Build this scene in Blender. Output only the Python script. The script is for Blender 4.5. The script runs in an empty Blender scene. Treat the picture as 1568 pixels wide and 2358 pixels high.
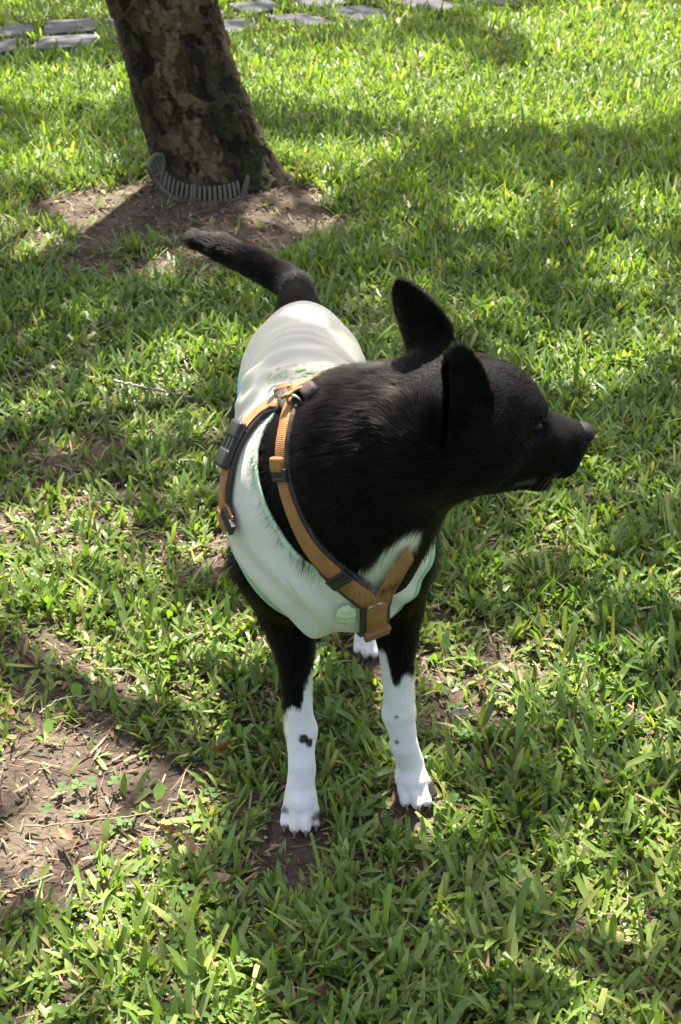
import bpy, math, random
import numpy as np
from mathutils import Vector, Matrix

random.seed(7)
rng = np.random.default_rng(7)
S = bpy.context.scene
COL = S.collection
rad = math.radians

# ------------------------------------------------------------------ camera
CAM_H, PITCH, FPX = 1.30, rad(30), 3545.0        # focal length in pixels of a 1568 x 2358 picture
cam_d = bpy.data.cameras.new('camera')
cam = bpy.data.objects.new('camera', cam_d)
COL.objects.link(cam)
cam.location = (0, 0, CAM_H)
cam.rotation_euler = (math.pi / 2 - PITCH, 0, 0)
cam_d.sensor_fit = 'VERTICAL'
cam_d.sensor_height = 36.0
cam_d.lens = 36.0 * FPX / 2358.0
cam_d.clip_start = 0.02
cam_d.clip_end = 2000
cam_d.dof.use_dof = True
cam_d.dof.focus_distance = 1.70
cam_d.dof.aperture_fstop = 20.0
S.camera = cam

# ------------------------------------------------------------------ sky and sun
SUN_EL, SUN_AZ = rad(62), rad(2)                 # behind the dog, a touch to the right
sun_dir = Vector((math.sin(SUN_AZ) * math.cos(SUN_EL), math.cos(SUN_AZ) * math.cos(SUN_EL), math.sin(SUN_EL)))
W = bpy.data.worlds.new('World')
S.world = W
W.use_nodes = True
nt = W.node_tree
sky = nt.nodes.new('ShaderNodeTexSky')
sky.sky_type = 'NISHITA'
sky.sun_disc = False
sky.sun_elevation = SUN_EL
sky.sun_rotation = SUN_AZ
sky.air_density = 0.7
sky.dust_density = 7.0
sky.ozone_density = 0.3
nt.links.new(sky.outputs[0], nt.nodes['Background'].inputs[0])
nt.nodes['Background'].inputs[1].default_value = 0.105
sl = bpy.data.lights.new('sun', 'SUN')
sl.energy = 5.0
sl.angle = rad(0.53)
sl.color = (1.0, 0.95, 0.86)
sun = bpy.data.objects.new('sun', sl)
COL.objects.link(sun)
sun.rotation_euler = sun_dir.to_track_quat('Z', 'Y').to_euler()
S.view_settings.view_transform = 'Standard'
S.view_settings.look = 'None'
S.view_settings.gamma = 1.0
S.view_settings.exposure = 2.38
S.view_settings.use_curve_mapping = False
S.render.engine = 'CYCLES'
S.cycles.max_bounces = 8
S.cycles.transparent_max_bounces = 8
S.cycles.caustics_reflective = False
S.cycles.caustics_refractive = False
S.cycles.use_denoising = True

# ------------------------------------------------------------------ pixel helpers
FW = np.array([0, math.cos(PITCH), -math.sin(PITCH)])
UP = np.array([0, math.sin(PITCH), math.cos(PITCH)])
EYE = np.array([0, 0, CAM_H])


def ray(px, py):
    return FW + (px - 784) / FPX * np.array([1., 0, 0]) + (1179 - py) / FPX * UP


def at_z(px, py, z=0.0):
    v = ray(px, py)
    return EYE + v * ((z - CAM_H) / v[2])


def at_y(px, py, y):
    v = ray(px, py)
    return EYE + v * (y / v[1])


def N(v):
    v = np.asarray(v, float)
    return v / np.maximum(np.linalg.norm(v, axis=-1, keepdims=True), 1e-9)


# ------------------------------------------------------------------ numeric noise
def _hash(ix, iy, iz, seed):
    n = (ix.astype(np.int64) * 374761393 + iy.astype(np.int64) * 668265263 + iz.astype(np.int64) * 2147483647 + seed * 1274126177) & 0xFFFFFFFF
    n = ((n ^ (n >> 13)) * 1274126177) & 0xFFFFFFFF
    return ((n ^ (n >> 16)) & 0xFFFF) / 65535.0


def noise(p, scale=1.0, seed=0):
    p = np.asarray(p, float) * scale
    if p.shape[-1] == 2:
        p = np.concatenate([p, np.zeros(p.shape[:-1] + (1,))], -1)
    i = np.floor(p)
    f = p - i
    f = f * f * (3 - 2 * f)
    i = i.astype(np.int64)
    r = 0
    for a in (0, 1):
        for b in (0, 1):
            for c in (0, 1):
                w = (f[..., 0] if a else 1 - f[..., 0]) * (f[..., 1] if b else 1 - f[..., 1]) * (f[..., 2] if c else 1 - f[..., 2])
                r = r + w * _hash(i[..., 0] + a, i[..., 1] + b, i[..., 2] + c, seed)
    return r


def fbm(p, scale=1.0, seed=0, oct=3):
    r, a, t = 0, 1.0, 0
    for k in range(oct):
        r = r + a * noise(p, scale * 2 ** k, seed + 17 * k)
        t += a
        a *= 0.5
    return r / t


def worley(p, seed=0):
    """distance to nearest and second nearest feature point, and the cell's random value"""
    p = np.asarray(p, float)
    i = np.floor(p).astype(np.int64)
    best = np.full(p.shape[0], 9.0)
    sec = np.full(p.shape[0], 9.0)
    val = np.zeros(p.shape[0])
    for a in (-1, 0, 1):
        for b in (-1, 0, 1):
            for c in (-1, 0, 1):
                q = i + np.array([a, b, c])
                fp = q + np.stack([_hash(q[:, 0], q[:, 1], q[:, 2], seed + k) for k in (1, 2, 3)], -1)
                d = np.linalg.norm(fp - p, axis=1)
                v = _hash(q[:, 0], q[:, 1], q[:, 2], seed + 9)
                nb = d < best
                sec = np.where(nb, best, np.minimum(sec, d))
                val = np.where(nb, v, val)
                best = np.where(nb, d, best)
    return best, sec, val


def sstep(a, b, x):
    t = np.clip((x - a) / (b - a), 0, 1)
    return t * t * (3 - 2 * t)


# ------------------------------------------------------------------ mesh helpers
def mesh_np(name, verts, faces, mat=None, parent=None, color=None, uv=None, smooth=True):
    """one mesh object out of numpy arrays (faces: M x 3 or M x 4, or a list of lists)"""
    me = bpy.data.meshes.new(name)
    if isinstance(faces, np.ndarray):
        verts = np.asarray(verts, np.float32)
        n = faces.shape[1]
        me.vertices.add(len(verts))
        me.vertices.foreach_set('co', verts.ravel())
        me.loops.add(faces.size)
        me.loops.foreach_set('vertex_index', faces.astype(np.int32).ravel())
        me.polygons.add(len(faces))
        me.polygons.foreach_set('loop_start', np.arange(0, faces.size, n, dtype=np.int32))
        me.polygons.foreach_set('loop_total', np.full(len(faces), n, np.int32))
        me.update(calc_edges=True)
    else:
        me.from_pydata([tuple(v) for v in verts], [], faces)
        me.update()
    if color is not None:
        a = me.color_attributes.new('Col', 'FLOAT_COLOR', 'POINT')
        c = np.ones((len(verts), 4), np.float32)
        c[:, :3] = color
        a.data.foreach_set('color', c.ravel())
    if uv is not None:
        u = me.uv_layers.new(name='UVMap')
        li = np.empty(len(me.loops), np.int32)
        me.loops.foreach_get('vertex_index', li)
        u.data.foreach_set('uv', np.asarray(uv, np.float32)[li].ravel())
    if smooth:
        me.polygons.foreach_set('use_smooth', np.ones(len(me.polygons), bool))
    o = bpy.data.objects.new(name, me)
    COL.objects.link(o)
    if mat:
        me.materials.append(mat)
    if parent:
        attach(o, parent)
    return o


def attach(o, parent):
    o.parent = parent
    o.matrix_parent_inverse = parent.matrix_world.inverted()


def empty(name, loc):
    e = bpy.data.objects.new(name, None)
    COL.objects.link(e)
    e.location = loc
    e.empty_display_size = 0.05
    e.matrix_world = Matrix.Translation(Vector(loc))
    return e


def tag(o, label=None, cat=None, group=None, kind=None):
    for k, v in (('label', label), ('category', cat), ('group', group), ('kind', kind)):
        if v:
            o[k] = v
    return o


def surface_nets(G, org, h):
    neg = G < 0
    nx, ny, nz = G.shape
    c = np.zeros((nx - 1, ny - 1, nz - 1), np.uint8)
    for a in (0, 1):
        for b in (0, 1):
            for d in (0, 1):
                c += neg[a:nx - 1 + a, b:ny - 1 + b, d:nz - 1 + d]
    cells = np.argwhere((c > 0) & (c < 8))
    idx = np.full(c.shape, -1, np.int32)
    idx[cells[:, 0], cells[:, 1], cells[:, 2]] = np.arange(len(cells))
    corner = np.array([(a, b, d) for a in (0, 1) for b in (0, 1) for d in (0, 1)])
    vals = np.stack([G[cells[:, 0] + o[0], cells[:, 1] + o[1], cells[:, 2] + o[2]] for o in corner], 1)
    acc = np.zeros((len(cells), 3))
    cnt = np.zeros(len(cells))
    for i in range(8):
        for j in range(i + 1, 8):
            if np.abs(corner[i] - corner[j]).sum() != 1:
                continue
            a, b = vals[:, i], vals[:, j]
            m = (a < 0) != (b < 0)
            t = np.where(m, a / np.where(m, a - b, 1), 0)
            pt = corner[i] + t[:, None] * (corner[j] - corner[i])
            acc += np.where(m[:, None], pt, 0)
            cnt += m
    V = org + (cells + acc / cnt[:, None]) * h
    Q = []
    for ax in range(3):
        o1, o2 = [(1, 2), (2, 0), (0, 1)][ax]
        sl0 = [slice(None)] * 3
        sl1 = [slice(None)] * 3
        sl0[ax] = slice(0, -1)
        sl1[ax] = slice(1, None)
        n0, n1 = neg[tuple(sl0)], neg[tuple(sl1)]
        e = np.argwhere(n0 != n1)
        e = e[(e[:, o1] > 0) & (e[:, o2] > 0) & (e[:, o1] < G.shape[o1] - 1) & (e[:, o2] < G.shape[o2] - 1)]
        flip = n0[e[:, 0], e[:, 1], e[:, 2]]
        q = []
        for d1, d2 in ((-1, -1), (0, -1), (0, 0), (-1, 0)):
            k = e.copy()
            k[:, o1] += d1
            k[:, o2] += d2
            q.append(idx[k[:, 0], k[:, 1], k[:, 2]])
        q = np.stack(q, 1)
        q[~flip] = q[~flip][:, ::-1]
        Q.append(q)
    return V, np.concatenate(Q)


def vert_normals(V, T):
    fn = np.cross(V[T[:, 1]] - V[T[:, 0]], V[T[:, 2]] - V[T[:, 0]])
    n = np.zeros_like(V)
    for k in range(T.shape[1]):
        np.add.at(n, T[:, k], fn)
    return N(n)


def tris(Q):
    return np.concatenate([Q[:, [0, 1, 2]], Q[:, [0, 2, 3]]])


def clip(V, T, g, extra=None):
    """keep the part of a triangle mesh where g > 0, cut cleanly at g = 0"""
    ins = g > 0
    n = ins[T].sum(1)
    out = [T[n == 3]]
    nv, ng, cache = [V], [], {}
    base = len(V)
    newp = []
    for tri in T[(n > 0) & (n < 3)]:
        poly = []
        for k in range(3):
            a, b = tri[k], tri[(k + 1) % 3]
            if ins[a]:
                poly.append(a)
            if ins[a] != ins[b]:
                key = (min(a, b), max(a, b))
                if key not in cache:
                    t = g[a] / (g[a] - g[b])
                    cache[key] = base + len(newp)
                    newp.append((a, b, t))
                poly.append(cache[key])
        for k in range(1, len(poly) - 1):
            out.append(np.array([[poly[0], poly[k], poly[k + 1]]]))
    if newp:
        A = np.array([p[0] for p in newp])
        B = np.array([p[1] for p in newp])
        t = np.array([p[2] for p in newp])[:, None]
        V2 = np.concatenate([V, V[A] * (1 - t) + V[B] * t])
        ex = [np.concatenate([e, e[A] * (1 - (t if e.ndim > 1 else t[:, 0])) + e[B] * (t if e.ndim > 1 else t[:, 0])]) for e in (extra or [])]
    else:
        V2, ex = V, list(extra or [])
    T2 = np.concatenate(out)
    used = np.unique(T2)
    remap = np.full(len(V2), -1)
    remap[used] = np.arange(len(used))
    return V2[used], remap[T2], [e[used] for e in ex]


# ------------------------------------------------------------------ materials
def material(name):
    m = bpy.data.materials.new(name)
    m.use_nodes = True
    t = m.node_tree
    return m, t, t.nodes['Principled BSDF']


def nd(t, typ, **kw):
    n = t.nodes.new(typ)
    for k, v in kw.items():
        if k.startswith('i_'):
            n.inputs[k[2:].replace('_', ' ')].default_value = v
        else:
            setattr(n, k, v)
    return n


def ramp(t, fac, stops):
    r = t.nodes.new('ShaderNodeValToRGB')
    e = r.color_ramp.elements
    e[0].position, e[0].color = stops[0][0], (*stops[0][1], 1)
    e[1].position, e[1].color = stops[-1][0], (*stops[-1][1], 1)
    for p, c in stops[1:-1]:
        x = e.new(p)
        x.color = (*c, 1)
    t.links.new(fac, r.inputs[0])
    return r


def bump(t, bsdf, height, strength, dist):
    b = nd(t, 'ShaderNodeBump')
    b.inputs['Strength'].default_value = strength
    b.inputs['Distance'].default_value = dist
    t.links.new(height, b.inputs['Height'])
    t.links.new(b.outputs[0], bsdf.inputs['Normal'])


def simple(name, col, rough=0.6, var=0.15, scale=40, spec=0.4, bmp=0.0, metal=0.0):
    m, t, b = material(name)
    tc = nd(t, 'ShaderNodeTexCoord')
    nz = nd(t, 'ShaderNodeTexNoise', i_Scale=scale, i_Detail=4.0)
    t.links.new(tc.outputs['Object'], nz.inputs['Vector'])
    r = ramp(t, nz.outputs['Fac'], [(0.3, tuple(c * (1 - var) for c in col)), (0.7, tuple(min(1, c * (1 + var)) for c in col))])
    t.links.new(r.outputs[0], b.inputs['Base Color'])
    b.inputs['Roughness'].default_value = rough
    b.inputs['Specular IOR Level'].default_value = spec
    b.inputs['Metallic'].default_value = metal
    if bmp:
        bump(t, b, nz.outputs['Fac'], bmp, 0.002)
    return m


def leafy(name, trans=0.35, rough=0.45, spec=0.4):
    """thin plant matter: coloured by its own vertex colour, lets light through"""
    m, t, b = material(name)
    at = nd(t, 'ShaderNodeAttribute', attribute_name='Col')
    t.links.new(at.outputs['Color'], b.inputs['Base Color'])
    b.inputs['Roughness'].default_value = rough
    b.inputs['Specular IOR Level'].default_value = spec
    tr = nd(t, 'ShaderNodeBsdfTranslucent')
    mul = nd(t, 'ShaderNodeMix', data_type='RGBA', blend_type='MULTIPLY')
    mul.inputs[0].default_value = 1.0
    t.links.new(at.outputs['Color'], mul.inputs[6])
    mul.inputs[7].default_value = (1.15, 1.3, 0.4, 1)
    t.links.new(mul.outputs[2], tr.inputs[0])
    mx = nd(t, 'ShaderNodeMixShader')
    mx.inputs[0].default_value = trans
    t.links.new(b.outputs[0], mx.inputs[1])
    t.links.new(tr.outputs[0], mx.inputs[2])
    t.links.new(mx.outputs[0], t.nodes['Material Output'].inputs[0])
    return m


# soil
M_SOIL, t, b = material('soil')
tc = nd(t, 'ShaderNodeTexCoord')
n1 = nd(t, 'ShaderNodeTexNoise', i_Scale=9.0, i_Detail=8.0, i_Roughness=0.65)
n2 = nd(t, 'ShaderNodeTexNoise', i_Scale=120.0, i_Detail=6.0, i_Roughness=0.7)
for n in (n1, n2):
    t.links.new(tc.outputs['Object'], n.inputs['Vector'])
r1 = ramp(t, n1.outputs['Fac'], [(0.3, (0.045, 0.032, 0.022)), (0.5, (0.085, 0.062, 0.043)), (0.72, (0.15, 0.115, 0.08))])
r2 = ramp(t, n2.outputs['Fac'], [(0.3, (0.45, 0.45, 0.45)), (0.7, (1.3, 1.3, 1.3))])
mm = nd(t, 'ShaderNodeMix', data_type='RGBA', blend_type='MULTIPLY')
mm.inputs[0].default_value = 1
t.links.new(r1.outputs[0], mm.inputs[6])
t.links.new(r2.outputs[0], mm.inputs[7])
# beyond the built blades the lawn is a colour of its own
sx = nd(t, 'ShaderNodeSeparateXYZ')
t.links.new(tc.outputs['Object'], sx.inputs[0])
ln = nd(t, 'ShaderNodeVectorMath', operation='DISTANCE')
t.links.new(tc.outputs['Object'], ln.inputs[0])
ln.inputs[1].default_value = (0, 3.9, 0)
mr = nd(t, 'ShaderNodeMapRange')
mr.inputs[1].default_value, mr.inputs[2].default_value = 3.2, 4.2
t.links.new(ln.outputs['Value'], mr.inputs[0])
rg = ramp(t, n2.outputs['Fac'], [(0.3, (0.03, 0.07, 0.012)), (0.7, (0.11, 0.2, 0.035))])
mg = nd(t, 'ShaderNodeMix', data_type='RGBA')
t.links.new(mr.outputs[0], mg.inputs[0])
t.links.new(mm.outputs[2], mg.inputs[6])
t.links.new(rg.outputs[0], mg.inputs[7])
t.links.new(mg.outputs[2], b.inputs['Base Color'])
b.inputs['Roughness'].default_value = 0.9
b.inputs['Specular IOR Level'].default_value = 0.2
bump(t, b, n2.outputs['Fac'], 0.8, 0.006)

M_GRASS = leafy('grass_blade', 0.38, 0.42, 0.45)
M_DRY = leafy('dry_blade', 0.15, 0.7, 0.2)
M_CROWN = leafy('crown_leaf', 0.25, 0.4, 0.5)

# stone
M_STONE, t, b = material('paving_stone')
tc = nd(t, 'ShaderNodeTexCoord')
n1 = nd(t, 'ShaderNodeTexNoise', i_Scale=14.0, i_Detail=8.0, i_Roughness=0.6)
n2 = nd(t, 'ShaderNodeTexNoise', i_Scale=160.0, i_Detail=3.0)
for n in (n1, n2):
    t.links.new(tc.outputs['Object'], n.inputs['Vector'])
b.inputs['Specular IOR Level'].default_value = 0.12
r1 = ramp(t, n1.outputs['Fac'], [(0.3, (0.05, 0.05, 0.054)), (0.55, (0.078, 0.077, 0.082)), (0.75, (0.12, 0.118, 0.118))])
t.links.new(r1.outputs[0], b.inputs['Base Color'])
b.inputs['Roughness'].default_value = 0.85
bump(t, b, n2.outputs['Fac'], 0.5, 0.002)

# bark: colour comes from the plates' own vertex colour, grain from noise
M_BARK, t, b = material('bark')
tc = nd(t, 'ShaderNodeTexCoord')
mp = nd(t, 'ShaderNodeMapping')
mp.inputs['Scale'].default_value = (60, 60, 22)
t.links.new(tc.outputs['Object'], mp.inputs[0])
n1 = nd(t, 'ShaderNodeTexNoise', i_Scale=1.0, i_Detail=8.0, i_Roughness=0.7)
t.links.new(mp.outputs[0], n1.inputs['Vector'])
at = nd(t, 'ShaderNodeAttribute', attribute_name='Col')
r1 = ramp(t, n1.outputs['Fac'], [(0.25, (0.45, 0.43, 0.4)), (0.75, (1.5, 1.5, 1.5))])
mm = nd(t, 'ShaderNodeMix', data_type='RGBA', blend_type='MULTIPLY')
mm.inputs[0].default_value = 1
t.links.new(at.outputs['Color'], mm.inputs[6])
t.links.new(r1.outputs[0], mm.inputs[7])
t.links.new(mm.outputs[2], b.inputs['Base Color'])
b.inputs['Roughness'].default_value = 0.9
b.inputs['Specular IOR Level'].default_value = 0.25
bump(t, b, n1.outputs['Fac'], 1.0, 0.012)

M_GUARD = simple('grey_plastic', (0.12, 0.105, 0.07), 0.55, 0.25, 30)
M_SKIN, t, b = material('short_coat')
at = nd(t, 'ShaderNodeAttribute', attribute_name='Col')
tc = nd(t, 'ShaderNodeTexCoord')
n1 = nd(t, 'ShaderNodeTexNoise', i_Scale=420.0, i_Detail=3.0)
t.links.new(tc.outputs['Object'], n1.inputs['Vector'])
t.links.new(at.outputs['Color'], b.inputs['Base Color'])
b.inputs['Roughness'].default_value = 0.75
b.inputs['Specular IOR Level'].default_value = 0.08
bump(t, b, n1.outputs['Fac'], 0.5, 0.002)

M_FUR, t, b = material('fur_strands')
t.nodes.remove(b)
hb = nd(t, 'ShaderNodeBsdfHairPrincipled')
hb.parametrization = 'COLOR'
at = nd(t, 'ShaderNodeAttribute', attribute_name='Col')
t.links.new(at.outputs['Color'], hb.inputs['Color'])
hb.inputs['Roughness'].default_value = 0.35
hb.inputs['Radial Roughness'].default_value = 0.45
hb.inputs['Coat'].default_value = 0.0
hb.inputs['IOR'].default_value = 1.22
t.links.new(hb.outputs[0], t.nodes['Material Output'].inputs[0])

M_NOSE = simple('nose_leather', (0.010, 0.010, 0.012), 0.62, 0.3, 500, 0.16, 0.6)
M_EYE = simple('eye', (0.006, 0.004, 0.003), 0.3, 0.1, 60, 0.2)
M_CLAW = simple('claw', (0.20, 0.15, 0.125), 0.4, 0.2, 80)


def cloth(name, col, weave=900.0, trans=0.12, bm=0.25, var=0.04):
    m, t, b = material(name)
    tc = nd(t, 'ShaderNodeTexCoord')
    nz = nd(t, 'ShaderNodeTexNoise', i_Scale=12.0, i_Detail=5.0)
    vo = nd(t, 'ShaderNodeTexVoronoi', i_Scale=weave)
    for n in (nz, vo):
        t.links.new(tc.outputs['Object'], n.inputs['Vector'])
    r = ramp(t, nz.outputs['Fac'], [(0.3, tuple(c * (1 - var) for c in col)), (0.7, tuple(min(1, c * (1 + var)) for c in col))])
    t.links.new(r.outputs[0], b.inputs['Base Color'])
    b.inputs['Roughness'].default_value = 0.75
    b.inputs['Specular IOR Level'].default_value = 0.25
    b.inputs['Sheen Weight'].default_value = 0.15
    bump(t, b, vo.outputs['Distance'], bm, 0.001)
    tr = nd(t, 'ShaderNodeBsdfTranslucent')
    t.links.new(r.outputs[0], tr.inputs[0])
    mx = nd(t, 'ShaderNodeMixShader')
    mx.inputs[0].default_value = trans
    t.links.new(b.outputs[0], mx.inputs[1])
    t.links.new(tr.outputs[0], mx.inputs[2])
    t.links.new(mx.outputs[0], t.nodes['Material Output'].inputs[0])
    return m


M_CREAM = cloth('cream_jersey', (0.62, 0.585, 0.48))
M_MINT = cloth('mint_mesh', (0.64, 0.625, 0.53), 700, 0.12, 0.5)
M_TRIM = cloth('green_piping', (0.30, 0.48, 0.27), 1500, 0.05)
M_TRIM2 = cloth('pale_green_piping', (0.42, 0.56, 0.36), 1500, 0.05)
M_BLUE = cloth('blue_jersey', (0.28, 0.62, 0.78))
M_PINK = cloth('pink_jersey', (0.82, 0.46, 0.52))
M_PRINT = cloth('green_print', (0.36, 0.46, 0.20), 1500, 0.05)
M_TAB = cloth('lime_cloth', (0.55, 0.66, 0.36), 1200, 0.1, 0.8, 0.15)

# webbing: ribbed across its length (uv: metres along, metres across)
M_WEB, t, b = material('orange_webbing')
uvn = nd(t, 'ShaderNodeUVMap')
wv = nd(t, 'ShaderNodeTexWave', wave_type='BANDS', bands_direction='X', i_Scale=165.0, i_Distortion=0.4, i_Detail=2.0)
t.links.new(uvn.outputs[0], wv.inputs['Vector'])
nz = nd(t, 'ShaderNodeTexNoise', i_Scale=60.0, i_Detail=4.0)
t.links.new(uvn.outputs[0], nz.inputs['Vector'])
r = ramp(t, wv.outputs['Fac'], [(0.1, (0.25, 0.11, 0.035)), (0.8, (0.42, 0.19, 0.06))])
r2 = ramp(t, nz.outputs['Fac'], [(0.3, (0.8, 0.8, 0.8)), (0.7, (1.15, 1.15, 1.15))])
mm = nd(t, 'ShaderNodeMix', data_type='RGBA', blend_type='MULTIPLY')
mm.inputs[0].default_value = 1
t.links.new(r.outputs[0], mm.inputs[6])
t.links.new(r2.outputs[0], mm.inputs[7])
t.links.new(mm.outputs[2], b.inputs['Base Color'])
b.inputs['Roughness'].default_value = 0.6
b.inputs['Specular IOR Level'].default_value = 0.35
bump(t, b, wv.outputs['Fac'], 0.6, 0.0015)
M_PAD = simple('dark_brown_padding', (0.05, 0.035, 0.033), 0.7, 0.2, 300, 0.3, 0.4)
M_BLACKP = simple('black_plastic', (0.012, 0.012, 0.014), 0.38, 0.1, 200, 0.5, 0.1)
M_STEEL = simple('steel', (0.6, 0.6, 0.58), 0.22, 0.08, 200, 0.5, 0.0, 1.0)

# ------------------------------------------------------------------ ground
LIT = []          # sunny patches on the lawn, read off the photograph: (x, y, rx, ry)


def grass_amount(x, y):
    """0 bare soil .. 1 full lawn"""
    p = np.stack([x, y], -1)
    n = fbm(p, 6.5, 5, 3)
    base = 0.52 + 0 * x
    base = base + 0.45 * sstep(2.2, 4.2, y) + 0.18 * sstep(0.05, 0.35, x)
    base = base - 0.10 * sstep(0.0, -0.35, x) * (1 - sstep(2.3, 2.9, y))
    for px, py, r, w in ((300, 1830, 0.10, 0.75), (60, 1830, 0.10, 0.6), (480, 1345, 0.10, 0.32), (650, 1960, 0.08, 0.45), (130, 1640, 0.09, 0.5), (1080, 1500, 0.10, 0.6),
                         (960, 1640, 0.07, 0.4), (40, 1990, 0.10, 0.45), (1500, 2030, 0.07, 0.4), (400, 930, 0.14, 0.22), (150, 1080, 0.12, 0.15), (60, 1250, 0.12, 0.15)):
        q = at_z(px, py)
        base = base - w * np.exp(-(((x - q[0]) ** 2) + ((y - q[1]) / 1.2) ** 2) / (r * r))
    # worn bare soil round the tree
    d = np.hypot((x + 0.38) / 1.15, (y - 3.75) / 0.85)
    base = base - 1.05 * (1 - sstep(0.16, 0.52, d + 0.40 * (n - 0.5)))
    d2 = np.hypot((x + 0.62) / 0.5, (y - 3.50) / 0.28)
    base = base - 0.45 * (1 - sstep(0.3, 1.2, d2 + 0.5 * (n - 0.5)))
    return np.clip(base + 0.95 * (n - 0.5), 0, 1.2)


STONES = []


def in_stone(x, y):
    m = np.zeros(np.shape(x), bool)
    for q in STONES:
        ins = np.ones(np.shape(x), bool)
        for k in range(4):
            a, b_ = q[k], q[(k + 1) % 4]
            ins &= ((b_[0] - a[0]) * (y - a[1]) - (b_[1] - a[1]) * (x - a[0])) < 0.0015
        m |= ins
    return m


def ground_z(x, y):
    p = np.stack([x, y], -1)
    return 0.012 * (fbm(p, 5.0, 3, 4) - 0.5) + 0.03 * (1 - sstep(0.15, 0.45, np.hypot(x + 0.34, y - 3.97))) - 0.006


gx = np.concatenate([[-400, -120, -40, -15, -7, -4], np.arange(-2.6, 2.61, 0.03), [4, 7, 15, 40, 120, 400]])
gy = np.concatenate([[-400, -100, -30, -8, -2, -0.5], np.arange(0.2, 8.4, 0.03), [10, 14, 22, 45, 120, 400]])
X, Y = np.meshgrid(gx, gy, indexing='ij')
fade = (np.abs(X) < 2.6) & (Y > 0.2) & (Y < 8.3)
Z = np.where(fade, ground_z(X, Y), -0.006)
V = np.stack([X, Y, Z], -1).reshape(-1, 3)
ni, nj = X.shape
I = np.arange(ni * nj).reshape(ni, nj)
Q = np.stack([I[:-1, :-1], I[1:, :-1], I[1:, 1:], I[:-1, 1:]], -1).reshape(-1, 4)
tag(mesh_np('ground', V, Q, M_SOIL), 'brown soil under the thin patchy lawn', kind='structure')

# ------------------------------------------------------------------ stepping-stone path
k = 0.5133
quads = [[(-60, 138), (150, 125), (155, 170), (-50, 184)], [(205, 105), (440, 96), (436, 152), (195, 170)], [(482, 92), (690, 82), (690, 128), (480, 143)],
         [(-90, 205), (108, 190), (60, 243), (-140, 262)], [(175, 182), (440, 165), (428, 218), (160, 240)], [(515, 160), (760, 143), (790, 180), (530, 205)],
         [(905, 113), (1100, 100), (1165, 150), (965, 166)], [(1190, 85), (1370, 70), (1530, 125), (1330, 138)], [(1015, 30), (1190, 15), (1290, 50), (1110, 75)],
         [(760, 48), (935, 36), (1040, 80), (850, 98)]]
quads = [[(a * k, b_ * k) for a, b_ in q] for q in quads]
quads += [[(751, 27), (842, 20), (918, 43), (815, 56)], [(896, 10), (977, 2), (1079, 22), (993, 35)], [(668, 8), (745, 1), (812, 15), (728, 25)],
          [(1035, -6), (1120, -13), (1222, 8), (1145, 20)], [(805, -10), (885, -16), (960, -4), (880, 5)], [(1180, -20), (1262, -27), (1365, -8), (1290, 3)]]
path = empty('path', tuple(at_z(400, 60)))
tag(path, 'stepping stone path of grey slabs set in the lawn', kind='structure')
for q in quads:
    c = np.array([at_z(a, b_)[:2] for a, b_ in q])
    STONES.append(c)
n_seen = len(STONES)
for c in STONES[:n_seen]:
    n = 4
    ctr = c.mean(0)
    tilt = rng.normal(0, 0.012, 2)
    rings = []
    pts = []
    for i in range(4):                       # each side cut in pieces with a slightly broken edge
        a, b_ = c[i], c[(i + 1) % 4]
        for s in (0.02, 0.25, 0.5, 0.75):
            pts.append(a + (b_ - a) * s + rng.normal(0, 0.0022, 2))
    pts = np.array(pts)
    if np.cross(pts[4] - pts[0], pts[8] - pts[4]) < 0:
        pts = pts[::-1]
    V, F = [], []
    for z, s in ((-0.03, 1.0), (0.010, 1.0), (0.014, 0.975), (0.015, 0.5)):
        for p in pts:
            q = ctr + (p - ctr) * s
            V.append((q[0], q[1], z + tilt @ (q - ctr)))
    V.append((ctr[0], ctr[1], 0.015))
    m = len(pts)
    for r_ in range(3):
        for i in range(m):
            F.append([r_ * m + i, r_ * m + (i + 1) % m, (r_ + 1) * m + (i + 1) % m, (r_ + 1) * m + i])
    for i in range(m):
        F.append([3 * m + i, 3 * m + (i + 1) % m, 4 * m])
    mesh_np('paving_stone', V, F, M_STONE, path, smooth=False)


# ------------------------------------------------------------------ signed-distance modelling
def smin(a, b, k):
    if k <= 0:
        return np.minimum(a, b)
    h = np.clip(0.5 + 0.5 * (b - a) / k, 0, 1)
    return b + (a - b) * h - k * h * (1 - h)


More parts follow.
